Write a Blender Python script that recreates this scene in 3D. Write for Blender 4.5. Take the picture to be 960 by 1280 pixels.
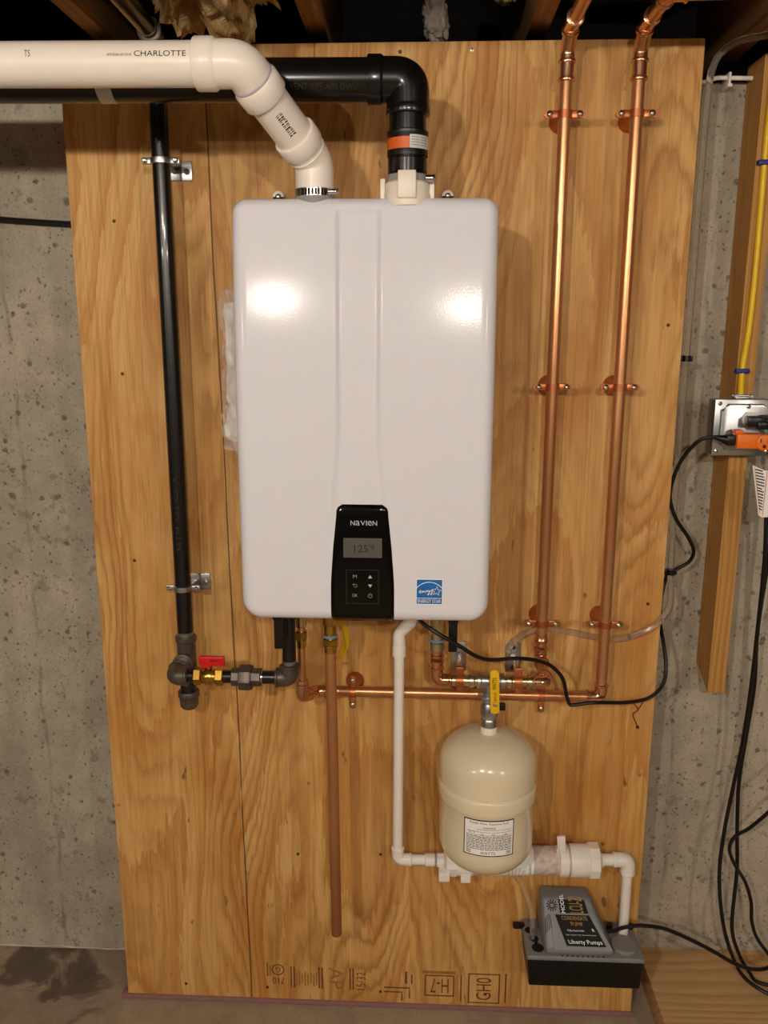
import bpy, bmesh, math, random
from mathutils import Vector, Matrix, noise

random.seed(7)
scene = bpy.context.scene
for o in list(bpy.data.objects):
    bpy.data.objects.remove(o)
COL = scene.collection
PI = math.pi

# ------------------------------------------------------------------ camera, world, lamps, exposure
cam_data = bpy.data.cameras.new('camera')
cam_data.sensor_fit = 'VERTICAL'
cam_data.sensor_height = 36.0
cam_data.lens = 36.0 * 1040 / 1280
cam_data.clip_start = 0.02
cam = bpy.data.objects.new('camera', cam_data)
COL.objects.link(cam)
right = Vector((0.99901236, 0.04439415, 0.0018633))
down = Vector((0.01131424, -0.21360698, -0.97685416))
fwd = Vector((-0.0429686, 0.97591046, -0.21389829))
m = Matrix.Identity(4)
for i in range(3):
    m[i][0] = right[i]; m[i][1] = -down[i]; m[i][2] = -fwd[i]
m.translation = Vector((0.70193, -1.71503, 1.58977))
cam.matrix_world = m
scene.camera = cam

world = bpy.data.worlds.new('world')
scene.world = world
world.use_nodes = True
world.node_tree.nodes['Background'].inputs[0].default_value = (0.05, 0.045, 0.04, 1)
world.node_tree.nodes['Background'].inputs[1].default_value = 0.2

LAMPS = [(-1.65, -3.5), (0.12, -2.45), (1.02, -2.75), (2.62, -3.3)]   # bare bulbs under the joists
LAMP_Z = 2.06
LAMP_STRENGTH = 1580.0
LAMP_COLOR = (1.0, 0.91, 0.80)

scene.view_settings.view_transform = 'Standard'
scene.view_settings.look = 'None'
scene.view_settings.gamma = 1.0
scene.view_settings.use_curve_mapping = False
scene.view_settings.exposure = 0.0

# ------------------------------------------------------------------ materials
def lin(c):
    return tuple((v / 12.92 if v <= 0.04045 else ((v + 0.055) / 1.055) ** 2.4) for v in c)
def rgb(h):
    h = h.lstrip('#')
    return lin(tuple(int(h[i:i + 2], 16) / 255 for i in (0, 2, 4))) + (1,)

class NT:
    def __init__(self, name):
        self.mat = bpy.data.materials.new(name)
        self.mat.use_nodes = True
        self.t = self.mat.node_tree
        self.bsdf = self.t.nodes['Principled BSDF']
    def n(self, typ, **kw):
        nd = self.t.nodes.new(typ)
        for k, v in kw.items():
            setattr(nd, k, v)
        return nd
    def l(self, a, b):
        self.t.links.new(a, b)
    def val(self, sock, v):
        if isinstance(v, bpy.types.NodeSocket):
            self.l(v, sock)
        else:
            sock.default_value = v
    def math(self, op, a, b=0.0, c=0.0, clamp=False):
        nd = self.n('ShaderNodeMath', operation=op, use_clamp=clamp)
        self.val(nd.inputs[0], a); self.val(nd.inputs[1], b); self.val(nd.inputs[2], c)
        return nd.outputs[0]
    def xyz(self):
        tc = self.n('ShaderNodeTexCoord')
        s = self.n('ShaderNodeSeparateXYZ')
        self.l(tc.outputs['Object'], s.inputs[0])
        return s.outputs
    def comb(self, x, y, z):
        c = self.n('ShaderNodeCombineXYZ')
        for i, v in enumerate((x, y, z)):
            self.val(c.inputs[i], v)
        return c.outputs[0]
    def objc(self):
        return self.n('ShaderNodeTexCoord').outputs['Object']
    def noise(self, vec, scale, detail=2.0, rough=0.5, dist=0.0):
        nd = self.n('ShaderNodeTexNoise')
        self.val(nd.inputs['Vector'], vec)
        nd.inputs['Scale'].default_value = scale
        nd.inputs['Detail'].default_value = detail
        nd.inputs['Roughness'].default_value = rough
        nd.inputs['Distortion'].default_value = dist
        return nd.outputs[0]
    def voronoi(self, vec, scale, feature='F1', rand=1.0):
        nd = self.n('ShaderNodeTexVoronoi', feature=feature)
        self.val(nd.inputs['Vector'], vec)
        nd.inputs['Scale'].default_value = scale
        nd.inputs['Randomness'].default_value = rand
        return nd
    def ramp(self, fac, stops, interp='LINEAR'):
        nd = self.n('ShaderNodeValToRGB')
        nd.color_ramp.interpolation = interp
        el = nd.color_ramp.elements
        while len(el) < len(stops):
            el.new(0.5)
        for e, (p, c) in zip(el, stops):
            e.position = p
            e.color = c if len(c) == 4 else tuple(c) + (1,)
        self.val(nd.inputs[0], fac)
        return nd.outputs[0]
    def step(self, v, a, b):
        nd = self.n('ShaderNodeMapRange', interpolation_type='SMOOTHSTEP')
        self.val(nd.inputs[0], v)
        nd.inputs[1].default_value = a; nd.inputs[2].default_value = b
        nd.inputs[3].default_value = 0; nd.inputs[4].default_value = 1
        return nd.outputs[0]
    def mix(self, fac, a, b, blend='MIX'):
        nd = self.n('ShaderNodeMix', data_type='RGBA', blend_type=blend)
        self.val(nd.inputs[0], fac); self.val(nd.inputs[6], a); self.val(nd.inputs[7], b)
        return nd.outputs[2]
    def bump(self, h, strength=0.3, dist=0.002):
        nd = self.n('ShaderNodeBump')
        nd.inputs['Strength'].default_value = strength
        nd.inputs['Distance'].default_value = dist
        self.val(nd.inputs['Height'], h)
        self.l(nd.outputs[0], self.bsdf.inputs['Normal'])
    def set(self, **kw):
        for k, v in kw.items():
            self.val(self.bsdf.inputs[k.replace('_', ' ')], v)

MATS = {}
def simple(key, col, rough=0.5, metal=0.0, coat=0.0, var=0.08, vscale=30.0, bump=0.0, bscale=200.0, trans=0.0, ior=1.45, alpha=1.0, spec=0.5):
    """plain procedural surface: base colour with slight mottling and fine relief"""
    t = NT(key)
    c = rgb(col) if isinstance(col, str) else col
    oc = t.objc()
    nz = t.noise(oc, vscale, 3.0, 0.6)
    dark = tuple(v * (1 - var) for v in c[:3]) + (1,)
    lite = tuple(min(1, v * (1 + var)) for v in c[:3]) + (1,)
    t.set(Base_Color=t.ramp(nz, [(0.3, dark), (0.7, lite)]), Roughness=rough, Metallic=metal, IOR=ior)
    t.bsdf.inputs['Coat Weight'].default_value = coat
    t.bsdf.inputs['Transmission Weight'].default_value = trans
    t.bsdf.inputs['Alpha'].default_value = alpha
    t.bsdf.inputs['Specular IOR Level'].default_value = spec
    if bump:
        t.bump(t.noise(oc, bscale, 2.0), bump, 0.001)
    MATS[key] = t.mat
    return t.mat

def plywood():
    t = NT('plywood_veneer')
    x, y, z = t.xyz()
    s1 = t.math('GREATER_THAN', t.math('ADD', x, t.math('MULTIPLY', z, 0.012)), 0.303)
    s2 = t.math('GREATER_THAN', x, 0.690)
    zo = t.math('ADD', z, t.math('ADD', t.math('MULTIPLY', s1, 7.3), t.math('MULTIPLY', s2, 11.9)))
    warp = t.math('MULTIPLY', t.noise(t.comb(t.math('MULTIPLY', x, 11), 0, t.math('MULTIPLY', zo, 4)), 1.0, 3), 0.10)
    base = t.noise(t.comb(t.math('ADD', t.math('MULTIPLY', x, 3.6), warp), 0.0, t.math('MULTIPLY', zo, 0.75)), 1.0, 1.4, 0.45)
    fold = t.math('ADD', t.math('MULTIPLY', base, 34.0), t.math('MULTIPLY', x, 26.0))
    jit = t.math('MULTIPLY', t.noise(t.comb(t.math('MULTIPLY', x, 75), 0, t.math('MULTIPLY', zo, 14)), 1.0, 3), 0.9)
    ring = t.math('FRACT', t.math('ADD', fold, jit))
    ringc = t.ramp(ring, [(0.0, (0.3,) * 3), (0.15, (0.0,) * 3), (0.5, (0.15,) * 3), (0.86, (1.0,) * 3), (1.0, (0.3,) * 3)])
    amount = t.step(t.noise(t.comb(t.math('MULTIPLY', x, 4.5), 3, t.math('MULTIPLY', zo, 1.3)), 1.0, 2), 0.40, 0.72)
    fibre = t.noise(t.comb(t.math('MULTIPLY', x, 330), 0, t.math('MULTIPLY', zo, 7)), 1.0, 4, 0.65)
    streak = t.noise(t.comb(t.math('MULTIPLY', x, 85), 2, t.math('MULTIPLY', zo, 2.2)), 1.0, 3, 0.6)
    big = t.noise(t.comb(t.math('MULTIPLY', x, 6), 9, t.math('MULTIPLY', zo, 1.8)), 1.0, 4, 0.65)
    light = t.mix(t.step(big, 0.3, 0.7), rgb('#dbae6b'), rgb('#cb9a53'))
    blot = t.step(t.noise(t.comb(t.math('MULTIPLY', x, 5.0), 4, t.math('MULTIPLY', zo, 1.9)), 1.0, 4, 0.65), 0.47, 0.66)
    light = t.mix(t.math('MULTIPLY', blot, 0.75), light, rgb('#bb8238'))
    dark = rgb('#8f581f')
    jag = t.math('MULTIPLY', t.noise(t.comb(t.math('MULTIPLY', x, 95), 6, t.math('MULTIPLY', zo, 11)), 1.0, 3, 0.6), 0.55)
    band = t.math('FRACT', t.math('ADD', t.math('ADD', t.math('MULTIPLY', base, 10.0), t.math('MULTIPLY', x, 3.0)), jag))
    bandc = t.ramp(band, [(0.0, (0.0,) * 3), (0.42, (0.12,) * 3), (0.88, (1.0,) * 3), (0.93, (1.0,) * 3), (0.96, (0.0,) * 3)])
    light = t.mix(t.math('MULTIPLY', bandc, 0.62), light, rgb('#b3742b'))
    col = t.mix(t.math('MULTIPLY', ringc, t.math('ADD', 0.16, t.math('MULTIPLY', amount, 0.52))), light, dark)
    col = t.mix(t.math('MULTIPLY', t.step(fibre, 0.46, 0.74), 0.45), col, dark)
    col = t.mix(t.math('MULTIPLY', t.step(streak, 0.52, 0.70), 0.38), col, dark)
    col = t.mix(t.math('MULTIPLY', t.step(streak, 0.44, 0.30), 0.35), col, rgb('#dfb577'))
    # dark flecks, pitch pockets and small knots
    fl = t.noise(t.comb(t.math('MULTIPLY', x, 38), 5, t.math('MULTIPLY', zo, 13)), 1.0, 2.5, 0.6)
    fz = t.step(t.noise(t.comb(t.math('MULTIPLY', x, 3), 1, t.math('MULTIPLY', zo, 1.5)), 1.0, 1), 0.45, 0.62)
    col = t.mix(t.math('MULTIPLY', t.step(fl, 0.655, 0.715), t.math('MULTIPLY', fz, 0.8)), col, rgb('#4a2a10'))
    v = t.voronoi(t.comb(t.math('MULTIPLY', x, 6.5), 0, t.math('MULTIPLY', z, 4.4)), 1.0)
    col = t.mix(t.math('MULTIPLY', t.step(v.outputs['Distance'], 0.036, 0.016), 0.7), col, rgb('#6b4018'))
    # veneer joints
    wob = t.math('MULTIPLY', t.math('SUBTRACT', t.noise(t.comb(0, 0, t.math('MULTIPLY', z, 2.0)), 1.0, 2), 0.5), 0.012)
    xw = t.math('ADD', t.math('ADD', x, wob), t.math('MULTIPLY', z, 0.012))
    j1 = t.step(t.math('ABSOLUTE', t.math('SUBTRACT', xw, 0.306)), 0.0021, 0.0009)
    j1 = t.math('MULTIPLY', j1, t.step(t.noise(t.comb(1, 0, t.math('MULTIPLY', z, 3)), 1.0, 2), 0.30, 0.42))
    j2 = t.math('MULTIPLY', t.step(t.math('ABSOLUTE', t.math('SUBTRACT', x, 0.493)), 0.0016, 0.0006), t.step(z, 1.98, 2.03))
    col = t.mix(t.math('MULTIPLY', t.math('MAXIMUM', j1, j2), 0.85), col, rgb('#3a2210'))
    t.set(Base_Color=col, Roughness=0.62)
    h = t.math('ADD', t.math('MULTIPLY', ringc, -0.5), t.math('MULTIPLY', fibre, -0.5))
    h = t.math('SUBTRACT', h, t.math('MULTIPLY', j1, 2.0))
    t.bump(h, 0.35, 0.0012)
    MATS['plywood'] = t.mat

def plywood_edge():
    t = NT('plywood_edge')
    x, y, z = t.xyz()
    lay = t.math('FRACT', t.math('MULTIPLY', y, 190))
    t.set(Base_Color=t.mix(t.step(lay, 0.4, 0.6), rgb('#b98f58'), rgb('#80582c')), Roughness=0.8)
    MATS['ply_edge'] = t.mat

def lumber(key, light, dark, axis='z', freq=1.0, rough=0.7):
    t = NT(key)
    x, y, z = t.xyz()
    ax = {'x': (z, y, x), 'y': (x, z, y), 'z': (x, y, z)}[axis]
    a, b, l = ax
    w = t.noise(t.comb(t.math('MULTIPLY', a, 7 * freq), t.math('MULTIPLY', b, 7 * freq), t.math('MULTIPLY', l, 0.7)), 1.0, 1.5)
    ring = t.math('FRACT', t.math('ADD', t.math('MULTIPLY', w, 14), t.math('MULTIPLY', t.math('ADD', a, b), 60 * freq)))
    rc = t.ramp(ring, [(0, (0.2,) * 3), (0.2, (0,) * 3), (0.85, (1,) * 3), (1, (0.2,) * 3)])
    f = t.noise(t.comb(t.math('MULTIPLY', a, 300), t.math('MULTIPLY', b, 300), t.math('MULTIPLY', l, 9)), 1.0, 2)
    big = t.noise(t.comb(t.math('MULTIPLY', a, 6), t.math('MULTIPLY', b, 6), t.math('MULTIPLY', l, 2)), 1.0, 2)
    col = t.mix(t.math('MULTIPLY', rc, 0.55), rgb(light), rgb(dark))
    col = t.mix(t.math('MULTIPLY', t.step(f, 0.5, 0.8), 0.4), col, rgb(dark))
    col = t.mix(t.math('MULTIPLY', t.step(big, 0.5, 0.8), 0.35), col, rgb(dark))
    t.set(Base_Color=col, Roughness=rough)
    t.bump(t.math('ADD', t.math('MULTIPLY', rc, -1), f), 0.25, 0.001)
    MATS[key] = t.mat

def concrete(key, c0, c1, seams=False, stains=False):
    t = NT(key)
    x, y, z = t.xyz()
    oc = t.objc()
    n1 = t.noise(oc, 2.2, 4, 0.6)
    n2 = t.noise(oc, 14, 4, 0.65)
    n3 = t.noise(oc, 160, 2, 0.6)
    col = t.mix(t.step(t.math('ADD', t.math('MULTIPLY', n1, 0.6), t.math('MULTIPLY', n2, 0.4)), 0.36, 0.64), rgb(c0), rgb(c1))
    col = t.mix(t.math('MULTIPLY', t.step(n3, 0.4, 0.7), 0.16), col, rgb('#4d463b'))
    h = t.math('ADD', t.math('MULTIPLY', n2, 0.5), t.math('MULTIPLY', n3, 0.25))
    if not stains:
        # bug holes: small voids left by air in the pour
        wx = t.math('ADD', x, t.math('MULTIPLY', n2, 0.03)); wz = t.math('ADD', z, t.math('MULTIPLY', n3, 0.012))
        for sc, r0, thr in ((26, 0.20, 0.40), (64, 0.24, 0.55), (9, 0.10, 0.40), (130, 0.25, 0.6)):
            v = t.voronoi(t.comb(wx, y, wz), sc)
            rnd = t.n('ShaderNodeSeparateColor'); t.l(v.outputs['Color'], rnd.inputs[0])
            hole = t.math('MULTIPLY', t.step(v.outputs['Distance'], r0, r0 * 0.5), t.math('GREATER_THAN', rnd.outputs[0], thr))
            col = t.mix(t.math('MULTIPLY', hole, 0.62), col, rgb('#3f382e'))
            h = t.math('SUBTRACT', h, t.math('MULTIPLY', hole, 1.6))
        blot = t.step(t.noise(oc, 22, 3, 0.7), 0.60, 0.68)
        col = t.mix(t.math('MULTIPLY', blot, 0.42), col, rgb('#5c5345'))
        run = t.step(t.noise(t.comb(t.math('MULTIPLY', x, 9), 0, t.math('MULTIPLY', z, 0.8)), 1.0, 3), 0.52, 0.70)
        col = t.mix(t.math('MULTIPLY', run, 0.14), col, rgb('#6a6152'))
    if seams:
        wob = t.math('MULTIPLY', t.math('SUBTRACT', t.noise(t.comb(0, 0, t.math('MULTIPLY', z, 5)), 1.0, 3), 0.5), 0.05)
        for xs in (-0.222, 1.318):
            d = t.math('ABSOLUTE', t.math('SUBTRACT', t.math('ADD', x, wob), xs))
            ln = t.math('MULTIPLY', t.step(d, 0.007, 0.001), t.step(t.noise(t.comb(2, 0, t.math('MULTIPLY', z, 9)), 1.0, 4), 0.40, 0.60))
            col = t.mix(t.math('MULTIPLY', ln, 0.32), col, rgb('#4a4338'))
            h = t.math('SUBTRACT', h, t.math('MULTIPLY', t.step(d, 0.005, 0.0), 0.6))
    if stains:
        big = t.noise(oc, 5.5, 4, 0.6, 0.4)
        near = t.step(y, -0.35, 0.05)
        left = t.step(x, 0.02, -0.12)
        wet = t.math('MULTIPLY', t.step(big, 0.50, 0.58), t.math('MULTIPLY', near, left))
        col = t.mix(t.math('MULTIPLY', wet, 0.72), col, rgb('#352a1f'))
        t.set(Roughness=t.math('SUBTRACT', 0.75, t.math('MULTIPLY', wet, 0.25)))
    else:
        t.set(Roughness=0.85)
    t.set(Base_Color=col)
    t.bump(h, 0.5, 0.003)
    MATS[key] = t.mat

def copper(key, c0, c1, rough, metal=1.0):
    t = NT(key)
    x, y, z = t.xyz()
    nz = t.noise(t.comb(t.math('MULTIPLY', x, 14), t.math('MULTIPLY', y, 14), t.math('MULTIPLY', z, 3)), 1.0, 3, 0.55)
    n2 = t.noise(t.objc(), 60, 2, 0.5)
    t.set(Base_Color=t.mix(t.step(nz, 0.3, 0.7), rgb(c0), rgb(c1)), Metallic=metal,
          Roughness=t.math('ADD', rough - 0.04, t.math('MULTIPLY', n2, 0.08)))
    MATS[key] = t.mat

def insulation():
    t = NT('fibreglass')
    oc = t.objc()
    n = t.noise(oc, 26, 5, 0.7, 1.2)
    n2 = t.noise(oc, 9, 3, 0.6)
    t.set(Base_Color=t.mix(t.step(n2, 0.35, 0.7), t.mix(n, rgb('#b99a66'), rgb('#d8c294')), rgb('#a97f4c')), Roughness=1.0)
    t.bsdf.inputs['Specular IOR Level'].default_value = 0.05
    t.bump(n, 0.9, 0.01)
    MATS['fibreglass'] = t.mat

plywood(); plywood_edge(); insulation()
lumber('joist_wood', '#9c6f3f', '#6b4521', 'y')
lumber('deck_wood', '#5e4629', '#3b2a18', 'x')
lumber('stud_wood', '#bd8a44', '#8a5a24', 'z', 1.6)
lumber('sheet_wood', '#d6ae78', '#ae7f48', 'x', 0.5)
concrete('wall_concrete', '#9a917f', '#b6ac98', seams=True)
concrete('room_concrete', '#6e675c', '#7d7568')
concrete('floor_concrete', '#8d7b67', '#a8957d', stains=True)
copper('copper', '#c4875a', '#d69f70', 0.30, 0.8)
copper('copper_fitting', '#cf9268', '#e6b48c', 0.19, 0.95)
copper('copper_dull', '#a86c42', '#b88052', 0.42, 0.5)
copper('copper_plated', '#a9603a', '#bd7448', 0.36, 0.75)
simple('enamel', '#dcdbe0', 0.15, var=0.01, bump=0.07, bscale=300, spec=0.17)
MATS['enamel'].node_tree.nodes['Principled BSDF'].inputs['Coat Roughness'].default_value = 0.14
simple('enamel_back', '#d8d5d2', 0.4, var=0.02)
simple('gloss_black', '#030303', 0.10, coat=0.2, var=0.05, spec=0.3)
simple('lcd', '#57574f', 0.25, var=0.04)
simple('lcd_ink', '#1d1d19', 0.4)
simple('print_grey', '#b9b9b9', 0.5)
simple('print_dim', '#8a8a8a', 0.5)
simple('print_faded', '#2b211a', 0.5)
simple('key_line', '#4a4a4a', 0.4)
simple('print_white', '#f0f0ee', 0.5)
simple('print_black', '#0b0a0a', 0.6, spec=0.25)
simple('print_blue', '#1266ad', 0.4)
simple('print_gold', '#a37a20', 0.45)
simple('print_red', '#b03b2c', 0.6)
simple('print_brown', '#68421c', 0.8, var=0.3, vscale=120)
simple('print_brown_faint', '#9a6a32', 0.8, var=0.2, vscale=120)
simple('pvc', '#ece2d6', 0.32, var=0.03, vscale=12, coat=0.15)
simple('pvc_small', '#e8e2d8', 0.3, var=0.03, vscale=14)
simple('pvc_purple', '#cbbfcb', 0.4, var=0.15)
simple('abs_black', '#0d0d0d', 0.22, var=0.2, coat=0.2)
simple('rubber', '#0c0c0c', 0.35, var=0.2)
simple('cord_black', '#0b0a0a', 0.42, var=0.25)
simple('label_orange', '#d2601c', 0.45, var=0.08)
simple('label_silver', '#c9c6c4', 0.35, var=0.05)
simple('iron_pipe', '#0d0c0c', 0.28, var=0.35, vscale=60, coat=0.3, bump=0.05)
simple('iron_fitting', '#5d544b', 0.40, metal=0.55, var=0.25, vscale=60, bump=0.15, bscale=140)
simple('iron_thread', '#85817a', 0.35, metal=0.7, var=0.2, vscale=120)
simple('galvanised', '#b5b7b7', 0.33, metal=1.0, var=0.14, vscale=45)
simple('steel', '#cfcdc9', 0.2, metal=1.0, var=0.1)
simple('brass', '#c8a24e', 0.25, metal=1.0, var=0.12)
simple('brass_pale', '#c9bd98', 0.26, metal=1.0, var=0.12)
simple('screw_steel', '#cfc7a8', 0.25, metal=1.0)
simple('screw_dark', '#55381c', 0.45, metal=0.5)
simple('red_plastic', '#cc1a17', 0.35, var=0.05)
simple('yellow_plastic', '#e3b410', 0.38, var=0.05)
simple('yellow_cable', '#e8c012', 0.42, var=0.06)
simple('blue_plastic', '#20287e', 0.45, var=0.08)
simple('blue_seal', '#6c84a6', 0.5)
simple('orange_plastic', '#e8720f', 0.4, var=0.05)
simple('white_plastic', '#e6dccd', 0.35, var=0.04)
simple('tank_cream', '#e0d3b4', 0.2, coat=0.5, var=0.02, vscale=10)
simple('paper', '#f1eee8', 0.6, var=0.04)
simple('paper_red', '#c96a58', 0.6)
simple('pump_grey', '#77787a', 0.42, var=0.06, vscale=60, bump=0.05)
simple('pump_cap', '#7f7c76', 0.4, var=0.05)
simple('pump_black', '#090909', 0.38, var=0.2)
simple('hole_black', '#030303', 0.9)
simple('foam_pink', '#8a6462', 0.8, var=0.1)
simple('deposit', '#d8d2c6', 0.95, var=0.15, vscale=80, bump=0.5)
simple('neutraliser', '#c6b6ac', 0.55, var=0.28, vscale=70, bump=0.3, bscale=120)
simple('porcelain', '#eeeae2', 0.3)
simple('grey_ring', '#8d8d8b', 0.4)
simple('dust', '#8e8376', 1.0, var=0.3, bump=0.6, bscale=90)
simple('rim_shade_black', '#0c0a08', 0.95, var=0.3)  # near-black: shade of the cavity above the wall put into the colour
simple('vinyl', '#f3ead9', 0.12, var=0.02, trans=0.88, ior=1.15)
simple('film', '#f6f4f0', 0.12, var=0.02, alpha=0.22, spec=0.8)
bulb = NT('bulb_glow')
bulb.set(Base_Color=(1, 1, 1, 1), Roughness=0.4)
bulb.bsdf.inputs['Emission Color'].default_value = LAMP_COLOR + (1,)
bulb.bsdf.inputs['Emission Strength'].default_value = LAMP_STRENGTH
MATS['bulb'] = bulb.mat

# ------------------------------------------------------------------ mesh helpers
SHEAR = False        # the drain line runs back towards the plywood as it nears the pump
def obj(name, bm, mat, parent=None, angle=35, smooth=True):
    """link a bmesh (world coordinates, or its thing's own if the thing sits at the origin) as ONE mesh object"""
    if SHEAR:
        for v in bm.verts:
            k = max(0.0, v.co.x - 0.70)
            v.co.y += 0.090 * k; v.co.z -= 0.034 * k
    me = bpy.data.meshes.new(name)
    bmesh.ops.recalc_face_normals(bm, faces=bm.faces[:])
    bm.to_mesh(me); bm.free()
    for mm in (mat if isinstance(mat, (list, tuple)) else [mat]):
        me.materials.append(MATS[mm])
    if smooth:
        me.polygons.foreach_set('use_smooth', [True] * len(me.polygons))
        me.set_sharp_from_angle(angle=math.radians(angle))
    o = bpy.data.objects.new(name, me)
    COL.objects.link(o)
    if parent:
        o.parent = parent
        top = Vector((0, 0, 0)); p = parent
        while p:
            top += p.location; p = p.parent
        if not parent.get('local'):
            o.location = -top
    return o
def tag(o, label, cat, group=None):
    o['label'] = label; o['category'] = cat
    if group: o['group'] = group
    return o
def thing(name, label, cat, loc=(0, 0, 0), group=None, local=False):
    o = bpy.data.objects.new(name, None)
    o.empty_display_size = 0.02
    COL.objects.link(o)
    o.location = loc
    if local: o['local'] = 1
    return tag(o, label, cat, group)
def struct(o):
    o['kind'] = 'structure'
    return o
def dup(root, loc, label, rot=None):
    r = root.copy(); COL.objects.link(r); r.location = loc
    if rot: r.rotation_euler = rot
    r['label'] = label
    for ch in list(root.children):
        c = ch.copy(); COL.objects.link(c); c.parent = r
        for g in ch.children:
            d = g.copy(); COL.objects.link(d); d.parent = c
    return r
def new(): return bmesh.new()

def box(bm, lo, hi, bev=0.0, M=None, seg=2):
    before = set(bm.verts)
    c = [(a + b) / 2 for a, b in zip(lo, hi)]; s = [abs(b - a) for a, b in zip(lo, hi)]
    r = bmesh.ops.create_cube(bm, size=1.0, matrix=Matrix.Translation(c) @ Matrix.Diagonal((*s, 1)))
    if bev:
        es = {e for v in r['verts'] for e in v.link_edges}
        bmesh.ops.bevel(bm, geom=list(es), offset=bev, segments=seg, affect='EDGES', profile=0.5)
    if M is not None:
        bmesh.ops.transform(bm, matrix=M, verts=[v for v in bm.verts if v not in before])
    return bm
def frame_of(d):
    d = d.normalized()
    a = Vector((0, 0, 1)) if abs(d.z) < 0.9 else Vector((1, 0, 0))
    u = a.cross(d).normalized(); v = d.cross(u)
    return u, v
def tube(bm, pts, r, seg=16, cap=True, squash=None):
    pts = [Vector(p) for p in pts]
    n = len(pts)
    rs = r if isinstance(r, (list, tuple)) else [r] * n
    d0 = (pts[1] - pts[0]).normalized()
    u, v = frame_of(d0)
    rings = []
    prev = d0
    for i, p in enumerate(pts):
        if i == 0: d = d0
        elif i == n - 1: d = (pts[-1] - pts[-2]).normalized()
        else:
            d = ((pts[i] - pts[i - 1]).normalized() + (pts[i + 1] - pts[i]).normalized())
            d = d.normalized() if d.length > 1e-6 else prev
        q = prev.rotation_difference(d)
        u = q @ u; v = q @ v; prev = d
        ring = [bm.verts.new(p + (u * math.cos(2 * PI * k / seg) + v * math.sin(2 * PI * k / seg)) * rs[i]) for k in range(seg)]
        rings.append(ring)
    for a, b in zip(rings, rings[1:]):
        for k in range(seg):
            bm.faces.new((a[k], a[(k + 1) % seg], b[(k + 1) % seg], b[k]))
    if cap:
        bm.faces.new(rings[0][::-1]); bm.faces.new(rings[-1])
    return bm
def lathe(bm, prof, origin=(0, 0, 0), axis=(0, 0, 1), seg=32):
    """prof: (radius, distance along axis)"""
    o = Vector(origin); d = Vector(axis).normalized()
    u, v = frame_of(d)
    rings = []
    for r, h in prof:
        if r < 1e-6:
            rings.append([bm.verts.new(o + d * h)])
        else:
            rings.append([bm.verts.new(o + d * h + (u * math.cos(2 * PI * k / seg) + v * math.sin(2 * PI * k / seg)) * r) for k in range(seg)])
    for a, b in zip(rings, rings[1:]):
        for k in range(seg):
            k2 = (k + 1) % seg
            if len(a) == 1 and len(b) == 1: continue
            if len(a) == 1: bm.faces.new((a[0], b[k2], b[k]))
            elif len(b) == 1: bm.faces.new((a[k], a[k2], b[0]))
            else: bm.faces.new((a[k], a[k2], b[k2], b[k]))
    if len(rings[0]) > 1: bm.faces.new(rings[0][::-1])
    if len(rings[-1]) > 1: bm.faces.new(rings[-1])
    return bm
def cyl(bm, a, b, r, seg=24, bev=0.0):
    a = Vector(a); b = Vector(b); L = (b - a).length
    pr = [(r, 0), (r, L)] if not bev else [(r - bev, 0), (r, bev), (r, L - bev), (r - bev, L)]
    return lathe(bm, pr, a, b - a, seg)
def hexa(bm, a, b, r, seg=6, bev=0.0015):
    return cyl(bm, a, b, r, seg, bev)
def fillet(pts, rad, n=8):
    pts = [Vector(p) for p in pts]
    out = [pts[0]]
    for i in range(1, len(pts) - 1):
        p0, p1, p2 = pts[i - 1], pts[i], pts[i + 1]
        a = (p0 - p1); b = (p2 - p1)
        ang = a.angle(b)
        t = min(rad / math.tan(ang / 2) if ang > 0.01 else rad, a.length * 0.49, b.length * 0.49)
        s = p1 + a.normalized() * t; e = p1 + b.normalized() * t
        for k in range(n + 1):
            q = k / n
            out.append(s * (1 - q) ** 2 + p1 * 2 * q * (1 - q) * 0.98 + e * q * q + p1 * (2 * q * (1 - q)) * 0.02)
    out.append(pts[-1])
    return out
def spline(pts, n=8):
    P = [Vector(p) for p in pts]
    P = [P[0] * 2 - P[1]] + P + [P[-1] * 2 - P[-2]]
    out = []
    for i in range(1, len(P) - 2):
        p0, p1, p2, p3 = P[i - 1:i + 3]
        for k in range(n):
            t = k / n
            out.append(0.5 * ((2 * p1) + (p2 - p0) * t + (2 * p0 - 5 * p1 + 4 * p2 - p3) * t * t + (3 * p1 - p0 - 3 * p2 + p3) * t ** 3))
    out.append(P[-2])
    return out
def prism(bm, outline, nrm, th, bev=0.0):
    """closed outline of 3-D points, thickened along nrm"""
    nv = Vector(nrm).normalized() * th
    a = [bm.verts.new(Vector(p)) for p in outline]
    b = [bm.verts.new(Vector(p) + nv) for p in outline]
    bm.faces.new(a[::-1]); top = bm.faces.new(b)
    k = len(a)
    for i in range(k):
        bm.faces.new((a[i], a[(i + 1) % k], b[(i + 1) % k], b[i]))
    if bev:
        bmesh.ops.bevel(bm, geom=list(top.edges), offset=bev, segments=2, affect='EDGES', profile=0.5)
    return bm
def elbow_fit(bm, p0, p1, p2, r, leg, bead=1.18, seg=18, rad=None, n=8):
    """a pipe elbow at p1, open towards p0 and p2, with a bead at each socket mouth"""
    p0, p1, p2 = Vector(p0), Vector(p1), Vector(p2)
    a = (p0 - p1).normalized(); b = (p2 - p1).normalized()
    path = fillet([p1 + a * leg, p1, p1 + b * leg], rad or leg * 0.72, n)
    tube(bm, path, r, seg)
    for d in (a, b):
        s = p1 + d * leg
        lathe(bm, [(r * 0.98, -0.001), (r * bead, 0.001), (r * bead, 0.0035), (r * 0.98, 0.006)], s, -d, seg)
    return bm

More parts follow.
